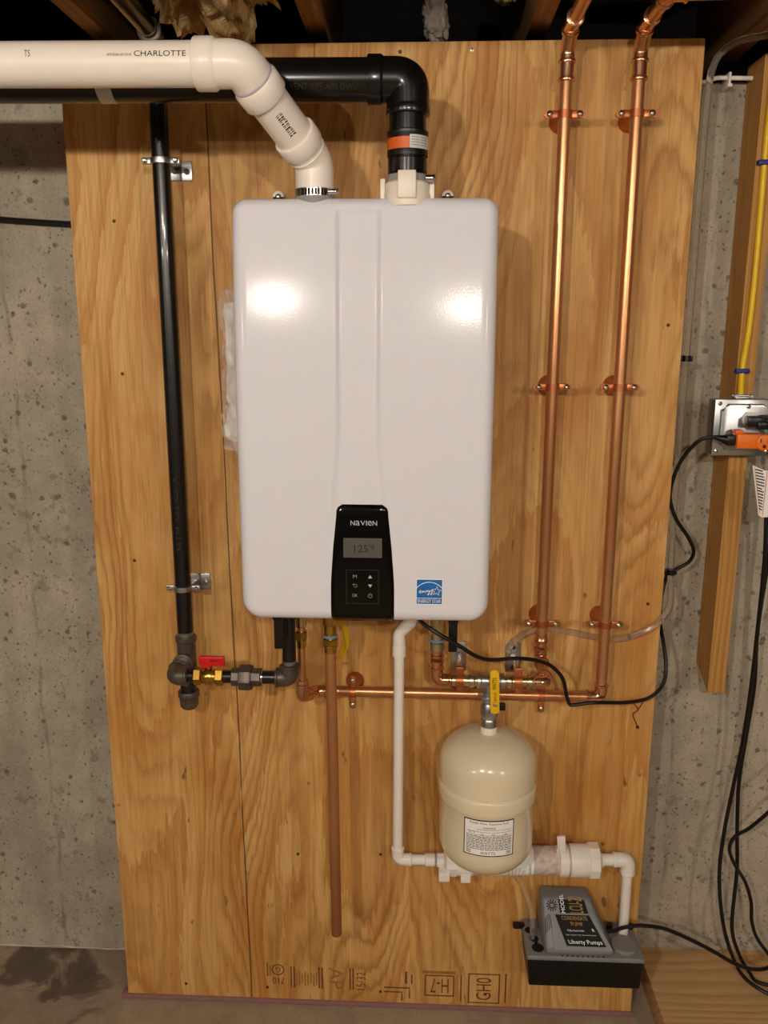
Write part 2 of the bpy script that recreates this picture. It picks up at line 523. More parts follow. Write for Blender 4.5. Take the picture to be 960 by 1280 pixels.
_tcache = {}
def text_geo(body, font_scale=1.0):
    if body in _tcache: return _tcache[body]
    cu = bpy.data.curves.new('lettering', 'FONT')
    cu.body = body; cu.size = 1.0; cu.resolution_u = 3; cu.align_x = 'CENTER'; cu.align_y = 'CENTER'
    o = bpy.data.objects.new('lettering', cu); COL.objects.link(o)
    dg = bpy.context.evaluated_depsgraph_get()
    me = o.evaluated_get(dg).to_mesh()
    vs = [(v.co.x, v.co.y) for v in me.vertices]; fs = [tuple(p.vertices) for p in me.polygons]
    bpy.data.objects.remove(o)
    xs = [v[0] for v in vs]; ys = [v[1] for v in vs]
    x0, x1, y0, y1 = min(xs), max(xs), min(ys), max(ys)
    vs = [((x - (x0 + x1) / 2) / (x1 - x0), (y - (y0 + y1) / 2) / (y1 - y0)) for x, y in vs]
    _tcache[body] = (vs, fs)
    return vs, fs
def put_text(bm, body, cu, cv, w, h, fmap, rot=0.0):
    """lettering filling a w x h rectangle centred on (cu, cv); fmap takes (u, v) to a point on the surface"""
    vs, fs = text_geo(body)
    c, s = math.cos(rot), math.sin(rot)
    out = []
    for x, y in vs:
        a, b = x * w, y * h
        out.append(bm.verts.new(fmap(cu + a * c - b * s, cv + a * s + b * c)))
    for f in fs:
        try: bm.faces.new([out[i] for i in f])
        except ValueError: pass
def put_quad(bm, u0, v0, u1, v1, fmap, nu=1, nv=1):
    g = [[bm.verts.new(fmap(u0 + (u1 - u0) * i / nu, v0 + (v1 - v0) * j / nv)) for i in range(nu + 1)] for j in range(nv + 1)]
    for j in range(nv):
        for i in range(nu):
            bm.faces.new((g[j][i], g[j][i + 1], g[j + 1][i + 1], g[j + 1][i]))
def put_line(bm, pts, w, fmap, closed=False):
    """a stroke of width w through 2-D points"""
    P = [Vector(p) for p in pts]
    n = len(P)
    L, R = [], []
    for i in range(n):
        a = P[i - 1] if (i > 0 or closed) else P[i]
        b = P[(i + 1) % n] if (i < n - 1 or closed) else P[i]
        d = (b - a).normalized(); nn = Vector((-d.y, d.x)) * w / 2
        L.append(bm.verts.new(fmap(*(P[i] + nn)))); R.append(bm.verts.new(fmap(*(P[i] - nn))))
    for i in range(n if closed else n - 1):
        j = (i + 1) % n
        bm.faces.new((L[i], L[j], R[j], R[i]))
def plane_map(o, U, V, eps=0.0005):
    o = Vector(o); U = Vector(U).normalized(); V = Vector(V).normalized(); N = U.cross(V)
    return lambda u, v, e=0.0: o + U * u + V * v + N * (eps + e)

# ------------------------------------------------------------------ the setting
FZ = -0.014                     # floor level (plywood foot is z = 0)
WY = 0.155                      # face of the poured wall; the plywood face is y = 0
floor = struct(obj('floor', box(new(), (-2.4, -4.8, FZ - 0.1), (3.4, 0.45, FZ)), 'floor_concrete'))
wall_back = struct(obj('wall_back', box(new(), (-2.4, WY, FZ), (3.4, 0.40, 2.082)), 'wall_concrete'))
for nm, lo, hi in (('wall_left', (-2.6, -4.8, FZ), (-2.4, 0.45, 2.40)), ('wall_right', (3.4, -4.8, FZ), (3.6, 0.45, 2.40)),
                   ('wall_front', (-2.6, -5.0, FZ), (3.6, -4.8, 2.40))):
    struct(obj(nm, box(new(), lo, hi), 'room_concrete'))
ceiling = struct(obj('ceiling', box(new(), (-2.4, -4.8, 2.385), (3.4, 0.45, 2.41)), 'deck_wood'))
jm = None
for k in range(-5, 8):
    xc = 0.0715 + 0.4225 * k
    j = obj('joist', box(new(), (-0.019, -4.8, 2.145), (0.019, 0.41, 2.384), 0.002), 'joist_wood', ceiling)
    if jm is None: jm = j.data
    else: j.data = jm
    j.location = (xc, 0, 0)
obj('rim_board', box(new(), (-2.4, 0.41, 2.082), (3.4, 0.448, 2.384)), 'rim_shade_black', ceiling)  # rim and sill wood painted with the darkness between the joists
obj('sill_plate', box(new(), (-2.4, 0.26, 2.083), (3.4, 0.40, 2.121), 0.002), 'rim_shade_black', ceiling)
# mineral deposit creeping along the joint of wall and floor
bm = new()
prev = None
for i in range(76):
    x = -1.0 + i * 0.0132
    w = max(0.0, noise.noise(Vector((x * 9, 0, 3))) * 0.9 + noise.noise(Vector((x * 31, 2, 0))) * 0.5 + 0.02) * 0.020
    zt = FZ + 0.006 + noise.noise(Vector((x * 14, 5, 1))) * 0.007
    a = bm.verts.new((x, WY - 0.001 - w * 0.15, zt + w * 0.5)); b = bm.verts.new((x, WY - 0.004 - w * 0.5, zt))
    c = bm.verts.new((x, WY - 0.001, zt - w * 0.3 - 0.001))
    if prev:
        bm.faces.new((prev[0], a, b, prev[1])); bm.faces.new((prev[1], b, c, prev[2]))
    prev = (a, b, c)
obj('mineral_deposit', bm, 'deposit', wall_back)

# ------------------------------------------------------------------ plywood sheet
BW, BH = 1.22, 2.118
ply = thing('plywood_sheet', 'tall sheet of plywood backing the water heater and pipes', 'plywood', (0.61, 0, 0))
bm = box(new(), (0, 0, -0.003), (BW, 0.018, BH), 0.0006, seg=1)
for f in bm.faces:
    f.material_index = 0 if abs(f.normal.y) > 0.7 else 1
obj('panel', bm, ('plywood', 'ply_edge'), ply)
for x, z, kind in ((0.79, 2.103, 0), (0.655, 2.101, 1), (0.372, 1.121, 1), (0.145, 0.03, 1), (0.345, 0.028, 1), (0.62, 0.027, 1), (0.872, 0.03, 1),
                   (1.19, 1.60, 1), (1.20, 0.62, 0), (1.19, 1.02, 1), (0.62, 0.40, 1), (0.427, 0.395, 1), (0.088, 1.80, 1), (0.085, 1.50, 1), (0.085, 1.10, 1),
                   (1.155, 0.945, 1), (0.455, 0.578, 0), (1.19, 0.08, 1)):
    s = obj('screw', lathe(new(), [(0.0036, 0), (0.0034, 0.0012), (0.002, 0.0016), (0.0018, 0.0006), (0, 0.0005)], (x, 0.0002, z), (0, -1, 0), 12),
            'screw_steel' if kind == 0 else 'screw_dark', ply)
fm = plane_map((0, 0, 0), (1, 0, 0), (0, 0, 1), 0.0006)
def stamp(mat, *ops):        # mill stamps printed upside down along the foot
    bm = new()
    for op in ops:
        if op[0] == 't': put_text(bm, op[1], *op[2:6], fm, op[6])
        elif op[0] == 'q': put_quad(bm, *op[1:], fm)
        else: put_line(bm, op[1], op[2], fm, op[3])
    obj('mill_stamp', bm, mat, ply, smooth=False)
stamp('print_brown', ('l', [(0.372 + 0.014 * math.cos(a * PI / 10), 0.079 + 0.014 * math.sin(a * PI / 10)) for a in range(20)], 0.003, True),
      ('t', 'G', 0.372, 0.079, 0.013, 0.015, PI), ('t', '710', 0.373, 0.048, 0.030, 0.018, PI), ('q', 0.345, 0.06, 0.348, 0.098), ('q', 0.352, 0.062, 0.3545, 0.09))
stamp('print_brown_faint', *[('q', 0.415 + 0.007 * i, 0.035 + 0.004 * (i % 3), 0.4185 + 0.007 * i, 0.070 + 0.005 * (i % 2)) for i in range(8)])
for x in (0.402, 0.470, 0.545):
    stamp('print_brown', ('q', x, 0.030, x + 0.0035, 0.090), ('q', x + 0.0075, 0.030, x + 0.011, 0.090))
stamp('print_brown_faint', ('t', 'AP', 0.513, 0.06, 0.060, 0.034, -PI / 2))
stamp('print_brown', ('t', '15/32', 0.573, 0.055, 0.050, 0.022, PI / 2))
stamp('print_brown', ('l', [(0.628, 0.04), (0.69, 0.04), (0.69, 0.012)], 0.004, False), ('l', [(0.628, 0.028), (0.672, 0.028), (0.672, 0.004)], 0.004, False),
      ('q', 0.679, 0.052, 0.684, 0.086), ('q', 0.694, 0.052, 0.697, 0.078))
stamp('print_brown', ('l', [(0.728, 0.022), (0.796, 0.022), (0.796, 0.078), (0.728, 0.078)], 0.0045, True), ('t', 'H-7', 0.762, 0.05, 0.044, 0.040, PI), ('q', 0.812, 0.008, 0.815, 0.082))
stamp('print_brown_faint', ('q', 0.72, 0.083, 0.80, 0.091))
stamp('print_brown', ('l', [(0.832, 0.006), (0.905, 0.006), (0.905, 0.086), (0.832, 0.086)], 0.0045, True), ('t', 'GH0', 0.868, 0.045, 0.062, 0.036, PI / 2), ('q', 0.918, 0.008, 0.922, 0.090))
bm = new()      # a loose twist of wire stuck on the face
tube(bm, spline([(1.169, -0.0008, 0.797), (1.185, -0.003, 0.778), (1.175, -0.002, 0.765), (1.186, -0.0008, 0.738)], 5), 0.0011, 6)
tube(bm, spline([(1.196, -0.0008, 0.797), (1.19, -0.002, 0.785), (1.1835, -0.003, 0.776)], 4), 0.0011, 6)
lathe(bm, [(0, 0), (0.004, 0.001), (0.003, 0.005), (0, 0.006)], (1.187, 0.0005, 0.735), (0, -1, 0), 8)
tag(obj('wire_scrap', bm, 'screw_dark'), 'short forked scrap of dark wire on the plywood below the black cord', 'wire')
for nm, x0, x1 in (('a', 0.02, 0.058), ('b', 0.591, 0.629), ('c', 1.165, 1.203)):
    w = {'a': 'edge of the plywood by the gas pipe', 'b': 'middle of the plywood', 'c': 'edge of the plywood by the clear tube'}[nm]
    tag(obj('furring_stud', box(new(), (x0, 0.0185, FZ), (x1, WY - 0.0005, 2.082), 0.002), 'stud_wood'),
        'upright wooden furring stud behind the ' + w, 'stud', 'furring studs behind the plywood')
tag(obj('foam_strip', box(new(), (-0.016, -0.006, FZ), (1.226, 0.0180, -0.0028), 0.002), 'foam_pink'),
    'thin pink foam strip on the floor under the plywood', 'foam strip')
tag(obj('floor_sheet', box(new(), (1.272, -0.9, FZ), (2.6, WY - 0.002, 0.048), 0.002), 'sheet_wood'),
    'flat wooden sheet lying on the floor beside the pump', 'board')

# ------------------------------------------------------------------ insulation and bits overhead
def fluff(name, label, c, s, seed, amp=0.5, mat='fibreglass', cuts=4):
    bm = new()
    bmesh.ops.create_icosphere(bm, subdivisions=cuts, radius=1.0)
    for v in bm.verts:
        p = v.co.copy()
        d = 0.0
        for k, (f, a) in enumerate(((1.3, 0.5), (3.1, 0.36), (7.5, 0.30), (16, 0.20), (33, 0.10))):
            d += a * noise.noise(p * f + Vector((seed * 7.1, k * 3.3, seed)))
        q = p * (1 + amp * d)
        q.x = math.copysign(abs(q.x) ** 0.7, q.x); q.y = math.copysign(abs(q.y) ** 0.7, q.y)
        v.co = Vector((q.x * s[0], q.y * s[1], q.z * s[2])) + Vector(c)
    k = math.floor((c[0] - 0.0715) / 0.4225)
    xl = 0.0715 + 0.4225 * k + 0.0192; xr = xl + 0.4225 - 0.0384
    for v in bm.verts:
        if v.co.z > 2.13: v.co.x = max(xl, min(xr, v.co.x))
    return tag(obj(name, bm, mat, angle=80), label, 'insulation', 'insulation tufts under the floor')
fluff('insulation_batt', 'large tan fibreglass batt sagging between joists over the white pipe', (0.352, -0.25, 2.225), (0.125, 0.20, 0.105), 1, 0.95, cuts=6)
fluff('insulation_batt', 'tan fibreglass batt tucked in the joist bay above the black gas pipe', (0.125, -0.36, 2.235), (0.035, 0.26, 0.06), 2, 0.6)
fluff('insulation_batt', 'tan fibreglass batt in the joist bay above the black wall cable', (-0.14, -0.25, 2.29), (0.16, 0.4, 0.07), 3, 0.5)
fluff('insulation_tuft', 'small grey tuft of fluff hanging over the top of the plywood', (0.722, 0.085, 2.185), (0.024, 0.02, 0.042), 4, 0.9, 'dust')
fluff('insulation_tuft', 'small tan tuft of insulation hanging beside a joist', (0.856, 0.05, 2.225), (0.024, 0.03, 0.026), 5, 0.9)
fluff('insulation_batt', 'tan fibreglass batt in the joist bay above the wooden stud', (1.50, -0.02, 2.27), (0.14, 0.3, 0.08), 6, 0.6)
fluff('insulation_batt', 'dim fibreglass batt in the joist bay behind the copper elbow', (1.13, 0.10, 2.31), (0.15, 0.22, 0.05), 7, 0.6)

# ------------------------------------------------------------------ water heater
HX0, HX1, HZ0, HZ1 = 0.382, 0.8265, 1.076, 1.8035
HXC = 0.6035
def sstep(a, b, v):
    t = max(0.0, min(1.0, (v - a) / (b - a))); return t * t * (3 - 2 * t)
def rr_dist(x, z, inset=0.0):
    """signed distance inside the rounded outline of the cover, and nearest outline point"""
    cx, cz = (HX0 + HX1) / 2, (HZ0 + HZ1) / 2
    R = 0.024 if z > cz else 0.036
    hx, hz = (HX1 - HX0) / 2 - R, (HZ1 - HZ0) / 2 - R
    px, pz = x - cx, z - cz
    qx, qz = abs(px) - hx, abs(pz) - hz
    if qx > 0 and qz > 0:
        L = math.hypot(qx, qz)
        return R - L, (cx + math.copysign(hx + qx / L * R, px), cz + math.copysign(hz + qz / L * R, pz)) if L > R else (x, z)
    return R - max(qx, qz), (x, z)
def cover_y(x, z):
    d, _ = rr_dist(x, z)
    r = 0.022
    y = -0.30
    y += 0.026 * max(0.0, (z - 1.40) / 0.397) ** 2                      # the cover leans back gently towards its top
    w = 0.0345 + 0.010 * sstep(1.42, 1.28, z)
    e = 0.010
    dep = 0.0065 * (0.45 + 0.55 * sstep(1.28, 1.55, z)) * sstep(1.24, 1.30, z) * sstep(HZ1 - 0.012, HZ1 - 0.03, z)
    y += dep * sstep(w + e * 0.5, w - e * 0.5, abs(x - 0.595))
    if d < r:
        y += r - math.sqrt(max(0.0, r * r - (r - max(d, 0)) ** 2))
    return y
heater = thing('water_heater', 'white wall-hung tankless water heater with a black control panel', 'water heater', (0.605, 0, HZ0))
def axis_vals(a, b, extra, n):
    fine = [0, .0006, .0015, .003, .005, .0075, .0105, .014, .018, .022, .027, .032, .038]
    s = set(round(a + f, 5) for f in fine) | set(round(b - f, 5) for f in fine)
    s |= set(round(a + 0.04 + (b - a - 0.08) * i / n, 5) for i in range(n + 1))
    s |= set(round(v, 5) for v in extra)
    return sorted(s)
xs = axis_vals(HX0, HX1, [0.595 + s * (0.0345 + k * 0.0022) for s in (-1, 1) for k in range(-4, 9)], 26)
zs = axis_vals(HZ0, HZ1, [], 44)
bm = new()
G = []
for z in zs:
    row = []
    for x in xs:
        d, (nx, nz) = rr_dist(x, z)
        row.append(bm.verts.new((nx, cover_y(nx, nz), nz)))
    G.append(row)
for j in range(len(zs) - 1):
    for i in range(len(xs) - 1):
        bm.faces.new((G[j][i], G[j][i + 1], G[j + 1][i + 1], G[j + 1][i]))
ring = [G[0][i] for i in range(len(xs))] + [G[j][-1] for j in range(1, len(zs))] + [G[-1][i] for i in range(len(xs) - 2, -1, -1)] + [G[j][0] for j in range(len(zs) - 2, 0, -1)]
back = [bm.verts.new((v.co.x, -0.085, v.co.z)) for v in ring]
for i in range(len(ring)):
    k = (i + 1) % len(ring)
    bm.faces.new((ring[i], ring[k], back[k], back[i]))
bmesh.ops.remove_doubles(bm, verts=bm.verts[:], dist=0.00005)
cover = obj('front_cover', bm, 'enamel', heater, angle=60)
obj('back_case', box(new(), (HX0 + 0.006, -0.09, HZ0 + 0.006), (HX1 - 0.006, -0.012, HZ1 - 0.006), 0.004), 'enamel_back', heater)
for x in (0.42, 0.749):
    bm = lathe(new(), [(0.011, 0), (0.011, 0.003)], (x, -0.010, 1.842), (0, -1, 0), 20); box(bm, (x - 0.011, -0.013, HZ1 - 0.02), (x + 0.011, -0.010, 1.842), 0)
    box(bm, (x - 0.011, -0.013, 1.80), (x + 0.011, -0.0005, 1.815))
    tb = obj('mounting_tab', bm, 'enamel_back', heater)
    obj('screw', lathe(new(), [(0.006, 0), (0.0055, 0.003), (0.003, 0.005), (0, 0.004)], (x, -0.013, 1.842), (0, -1, 0), 12), 'screw_steel', tb)
# control panel: tapered glossy black face that wraps over the lower edge
bm = new()
NP, NQ = 24, 40
def pan_half(t):           # t: 0 foot .. 1 top
    return 0.0565 - 0.0055 * sstep(0.25, 0.75, t) - 0.006 * sstep(0.6, 1.0, t) - 0.010 * max(0, (t - 0.94) / 0.06) ** 3
rows = []
for j in range(NQ + 1):
    t = j / NQ
    z = HZ0 + 0.0005 + (1.2915 - HZ0) * t
    row = []
    for i in range(NP + 1):
        s = -1 + 2 * i / NP
        x = 0.6015 + s * pan_half(t)
        edge = min(1.0, (1 - abs(s)) * 10, (1 - t) * 24 + 0.0)
        row.append(bm.verts.new((x, cover_y(x, z) - 0.0005 - 0.0045 * math.sqrt(max(0, edge)), z)))
    rows.append(row)
for j in range(NQ):
    for i in range(NP):
        bm.faces.new((rows[j][i], rows[j][i + 1], rows[j + 1][i + 1], rows[j + 1][i]))
base = [bm.verts.new((v.co.x, -0.10, HZ0 - 0.003)) for v in rows[0]]
low = [bm.verts.new((v.co.x, v.co.y + 0.004, HZ0 - 0.003)) for v in rows[0]]
for i in range(NP):
    bm.faces.new((low[i], low[i + 1], rows[0][i + 1], rows[0][i])); bm.faces.new((base[i], base[i + 1], low[i + 1], low[i]))
panel = obj('control_panel', bm, 'gloss_black', heater, angle=50)
pm = plane_map((0, -0.3052, 0), (1, 0, 0), (0, 0, 1), 0.0004)
bm = new()
x = 0.5815
for ch, w, h in (('N', .0075, .0085), ('a', .0072, .0085), ('V', .008, .0085), ('I', .0018, .0085), ('e', .0072, .0085), ('N', .0075, .0085)):
    put_text(bm, ch, x + w / 2, 1.2605, w, h, pm); x += w + 0.0014
obj('lettering', bm, 'print_grey', panel, smooth=False)
bm = new(); put_quad(bm, 0.5685, 1.198, 0.6365, 1.2335, pm); disp = obj('display', bm, 'lcd', panel, smooth=False)
bm = new(); pm2 = plane_map((0, -0.3052, 0), (1, 0, 0), (0, 0, 1), 0.0008)
put_text(bm, '125', 0.5995, 1.2145, 0.024, 0.0135, pm2); put_text(bm, '°F', 0.6185, 1.2165, 0.010, 0.010, pm2)
obj('lettering', bm, 'lcd_ink', panel, smooth=False)
bm = new()
put_text(bm, 'M', 0.5885, 1.1635, 0.0068, 0.0062, pm); put_text(bm, 'OK', 0.5885, 1.1285, 0.0095, 0.0062, pm)
put_line(bm, [(0.5850, 1.1485), (0.5915, 1.1485), (0.5925, 1.1465), (0.5915, 1.1440), (0.587, 1.1440)], 0.0009, pm)
put_line(bm, [(0.5868, 1.1505), (0.5845, 1.1485), (0.5868, 1.1465)], 0.0009, pm)
put_line(bm, [(0.6155 + 0.0036 * math.cos(a), 1.128 + 0.0036 * math.sin(a)) for a in [PI * 0.68 + k * PI * 1.64 / 14 for k in range(15)]], 0.0009, pm)
put_line(bm, [(0.6155, 1.133), (0.6155, 1.128)], 0.0009, pm)
obj('lettering', bm, 'print_dim', panel, smooth=False)
bm = new()
for a, b in ((1.1605, 1.1665), (1.149, 1.143)):
    bm.faces.new([bm.verts.new(pm(0.6155 + d, zz)) for d, zz in ((-0.0037, a), (0.0037, a), (0, b))])
obj('arrow_keys', bm, 'print_grey', panel, smooth=False)
bm = new(); put_line(bm, [(0.5735, 1.1755), (0.6305, 1.1755), (0.6305, 1.1135), (0.5735, 1.1135)], 0.0006, pm, True)
obj('key_frame', bm, 'key_line', panel, smooth=False)
# blue efficiency sticker
sm = plane_map((0.7205, -0.30, 1.1355), (1, 0, 0), (0, 0, 1), 0.0004)
S = 0.0225
bm = new(); put_quad(bm, -S - .0012, -S - .0012, S + .0012, S + .0012, sm)
est = obj('efficiency_sticker', bm, 'print_white', heater, smooth=False)
bm = new(); put_quad(bm, -S, -S, S, S, plane_map((0.7205, -0.30, 1.1355), (1, 0, 0), (0, 0, 1), 0.0007))
obj('sticker_face', bm, 'print_blue', est, smooth=False)
sm = plane_map((0.7205, -0.30, 1.1355), (1, 0, 0), (0, 0, 1), 0.001)
bm = new()
put_line(bm, [(0.0285 * math.cos(a), -0.0105 + 0.0285 * math.sin(a)) for a in [PI * (0.79 - 0.58 * k / 16) - PI * 0 for k in range(17)]], 0.0012, sm)
put_quad(bm, -S, -0.0122, S, -0.0112, sm)
put_text(bm, 'ENERGY STAR', 0, -0.0172, 0.041, 0.0062, sm)
star = []
for k in range(10):
    r = 0.0092 if k % 2 == 0 else 0.0038
    a = PI / 2 + k * PI / 5 - 0.1
    star.append((0.0128 + r * math.cos(a), 0.0015 + r * math.sin(a)))
put_line(bm, star, 0.0011, sm, True)
scr = spline([(-0.0185, -0.0012, 0), (-0.0155, 0.0005, 0), (-0.0150, 0.0024, 0), (-0.0172, 0.0018, 0), (-0.0178, -0.0010, 0), (-0.0158, -0.0022, 0), (-0.0130, -0.0005, 0),
              (-0.0118, 0.0020, 0), (-0.0112, -0.0012, 0), (-0.0088, 0.0020, 0), (-0.0078, -0.0010, 0), (-0.0058, 0.0002, 0), (-0.0052, 0.0026, 0), (-0.0040, 0.0024, 0),
              (-0.0038, 0.0002, 0), (-0.0022, 0.0022, 0), (-0.0008, 0.0026, 0), (-0.0016, 0.0002, 0), (0.0004, 0.0026, 0), (-0.0010, -0.0050, 0), (-0.0030, -0.0048, 0), (0.0022, 0.0016, 0),
              (0.0028, 0.0036, 0), (0.0034, 0.0014, 0), (0.0056, 0.0042, 0), (0.0040, -0.0048, 0), (0.0022, -0.0044, 0), (0.0050, 0.0000, 0)], 4)
put_line(bm, [(p.x, p.y) for p in scr], 0.0010, sm)
obj('lettering', bm, 'print_white', est, smooth=False)
# top connections
bm = lathe(new(), [(0.0395, 0), (0.0395, 0.020), (0.0375, 0.024), (0.0375, 0.036), (0.035, 0.039)], (0.675, -0.24, 1.79), seg=40)
inlet = obj('air_inlet_collar', bm, 'white_plastic', heater)
obj('clip', box(new(), (0.660, -0.283, 1.80), (0.690, -0.274, 1.843), 0.002), 'white_plastic', inlet)
for s in (-1, 1): obj('clip', box(new(), (0.675 + s * 0.041 - 0.004, -0.248, 1.79), (0.675 + s * 0.041 + 0.004, -0.232, 1.835), 0.001), 'white_plastic', inlet)
bm = lathe(new(), [(0.0325, 0), (0.0340, 0.001), (0.0340, 0.014), (0.0325, 0.015)], (0.675, -0.24, 1.826), seg=40)
hc = obj('hose_clamp', bm, 'grey_ring', heater)
bm = cyl(new(), (0.705, -0.262, 1.833), (0.719, -0.262, 1.833), 0.0055, 12, 0.001); hexa(bm, (0.716, -0.262, 1.833), (0.721, -0.262, 1.833), 0.0065)
obj('clamp_screw', bm, 'steel', hc)
bm = lathe(new(), [(0.0345, 0), (0.0345, 0.010), (0.0335, 0.012), (0.0335, 0.026), (0.0325, 0.027)], (0.519, -0.235, 1.792), seg=40)
ex = obj('exhaust_collar', bm, 'grey_ring', heater)
bm = lathe(new(), [(0.0335, 0), (0.0347, 0.001), (0.0347, 0.013), (0.0335, 0.014)], (0.519, -0.235, 1.806), seg=40)
hc = obj('hose_clamp', bm, 'steel', heater)
bm = new()
for k in range(9):
    a = -PI / 2 + (k - 3) * 0.16
    M = Matrix.Translation((0.519, -0.235, 1.813)) @ Matrix.Rotation(a, 4, 'Z')
    box(bm, (0.0342, -0.0016, -0.005), (0.0352, 0.0016, 0.005), 0, M)
obj('clamp_slot', bm, 'hole_black', hc)
bm = cyl(new(), (0.543, -0.262, 1.813), (0.560, -0.262, 1.813), 0.005, 12, 0.001); hexa(bm, (0.557, -0.262, 1.813), (0.562, -0.262, 1.813), 0.006)
obj('clamp_screw', bm, 'steel', hc)
# underside: connection stubs and latches
for x, y, r, z1, mt in ((0.444, -0.15, 0.020, 1.03, 'iron_fitting'), (0.463, -0.12, 0.012, 1.0, 'brass_pale'), (0.528, -0.16, 0.0165, 1.02, 'brass'), (0.74, -0.14, 0.0185, 1.0, 'brass_pale')):
    obj('connection', lathe(new(), [(r * 0.9, 0), (r, 0.003), (r, HZ0 + 0.01 - z1)], (x, y, z1), seg=6 if mt == 'iron_fitting' else 20), mt, heater)
for x in (0.431, 0.767):
    bm = box(new(), (x - 0.0075, -0.208, 0.985), (x + 0.0095, -0.196, HZ0 + 0.01), 0.002)
    box(bm, (x - 0.009, -0.212, 1.045), (x + 0.011, -0.194, HZ0 + 0.01), 0.002)
    obj('latch', bm, 'rubber', heater)
box_ = box(new(), (0.43, -0.24, HZ0 - 0.006), (0.78, -0.03, HZ0 + 0.008), 0.002)
obj('base_plate', box_, 'galvanised', heater)
# document pouch taped to the side of the casing
pouch = thing('document_pouch', 'crumpled clear plastic pouch of folded white papers on the side of the heater', 'pouch', (0.36, -0.2, 1.37))
bm = new()
def pouch_pt(u, v, off):
    z = 1.375 + 0.262 * v
    x = 0.3835 - (0.002 + 0.046 * u) - 0.010 * u * (v - 0.5) * 0 + 0.004 * noise.noise(Vector((u * 3, v * 6, 1)))
    x -= 0.006 * math.exp(-((v - 0.14) / 0.12) ** 2) * u
    y = -0.215 + 0.075 * u + off + 0.008 * noise.noise(Vector((u * 4, v * 9, 4)))
    return Vector((x, y, z))
def pouch_sheet(u0, u1, v0, v1, th, amp, nu=10, nv=40):
    bm = new(); g = []
    for side in (0, 1):
        rows_ = []
        for j in range(nv + 1):
            rows_.append([])
            for i in range(nu + 1):
                u = u0 + (u1 - u0) * i / nu; v = v0 + (v1 - v0) * j / nv
                p = pouch_pt(u, v, 0)
                p += Vector((0.4, 1, 0)) * (th * (side - 0.5) + amp * noise.noise(Vector((u * 6, v * 22, side * 3))) * (1.6 if v < 0.3 else 0.8))
                p.x = min(p.x, HX0 - 0.0002 + 0.0006 * side)
                rows_[-1].append(bm.verts.new(p))
        g.append(rows_)
    for rows_ in g:
        for j in range(nv):
            for i in range(nu):
                bm.faces.new((rows_[j][i], rows_[j][i + 1], rows_[j + 1][i + 1], rows_[j + 1][i]))
    a, b = g
    for j in range(nv):
        for i in (0, nu): bm.faces.new((a[j][i], a[j + 1][i], b[j + 1][i], b[j][i]))
    for i in range(nu):
        for j in (0, nv): bm.faces.new((a[j][i], a[j][i + 1], b[j][i + 1], b[j][i]))
    return bm
obj('papers', pouch_sheet(0.05, 0.92, 0.04, 1.0, 0.008, 0.003), 'paper', pouch, angle=25)
obj('plastic_film', pouch_sheet(-0.08, 1.12, -0.03, 1.09, 0.018, 0.008, 14, 60), 'film', pouch, angle=12)

# ------------------------------------------------------------------ vents
VY = -0.235
wv = thing('vent_pipe', 'white plastic vent pipe with two elbows running into the heater top', 'pipe', (0.519, VY, 1.80))
c0, c1, c2, c3 = Vector((-0.9, -0.38, 1.983)), Vector((0.430, -0.38, 1.974)), Vector((0.519, VY, 1.864)), Vector((0.519, VY, 1.795))
d01 = (c1 - c0).normalized(); d12 = (c2 - c1).normalized()
PR = 0.0315
bm = tube(new(), [c0, c1 - d01 * 0.05], PR, 40)
hp = obj('pipe', bm, 'pvc', wv)
def sock(p, d, L, r=0.0372, rin=0.031):
    return lathe(new(), [(rin, 0), (r - 0.001, 0), (r, 0.0015), (r, L - 0.006), (r - 0.0040, L)], p, d, 40)
def merge(bm, other):
    me = bpy.data.meshes.new('tmp'); other.to_mesh(me); other.free(); bm.from_mesh(me); bpy.data.meshes.remove(me); return bm
bm = sock(c1 - d01 * 0.067, d01, 0.033)
tube(bm, fillet([c1 - d01 * 0.040, c1, c1 + d12 * 0.038], 0.046, 14), 0.0336, 40)
merge(bm, sock(c1 + d12 * 0.062, -d12, 0.033))
obj('elbow', bm, 'pvc', wv)
obj('primer_ring', lathe(new(), [(0.0337, 0), (0.0342, 0.001), (0.0342, 0.004), (0.0337, 0.005)], c1 + d12 * 0.0295, -d12, 40), 'pvc_purple', wv)
bm = tube(new(), [c1 + d12 * 0.055, c2 - d12 * 0.04], PR, 40)
dp = obj('pipe', bm, 'pvc', wv)
bm = sock(c2 - d12 * 0.062, d12, 0.031, 0.0368)
d23 = (c3 - c2).normalized()
tube(bm, fillet([c2 - d12 * 0.034, c2, c2 + d23 * 0.034], 0.044, 12) + [c3], 0.0322, 40)
obj('elbow', bm, 'pvc', wv)
obj('primer_ring', lathe(new(), [(0.0322, 0), (0.0335, 0.001), (0.0335, 0.003), (0.0322, 0.004)], c2 - d12 * 0.026, d12, 40), 'pvc_small', wv)
def cylmap(o, U, r):
    """unrolled (u along the axis, v around it, v = 0 facing the room)"""
    o = Vector(o); U = Vector(U).normalized(); F = Vector((0, -1, 0)); F = (F - U * F.dot(U)).normalized(); V = F.cross(U).normalized()
    if V.z < 0: V = -V
    return lambda u, v: o + U * u + F * (r * math.cos(v / r)) + V * (r * math.sin(v / r))
cm = cylmap(c0, d01, 0.0319)
bm = new()
put_text(bm, 'CHARLOTTE', 1.218, 0.006, 0.076, 0.0080, cm)
obj('lettering', bm, 'print_black', hp, smooth=False); bm = new()
put_text(bm, 'TS', 1.022, 0.007, 0.009, 0.0095, cm)
obj('lettering', bm, 'print_black', hp, smooth=False); bm = new()
put_text(bm, 'ASTM D2665 NSF SCH 40', 1.158, 0.0045, 0.036, 0.0035, cm)
obj('lettering', bm, 'print_black', hp, smooth=False)
cm = cylmap(c1, d12, 0.0319)
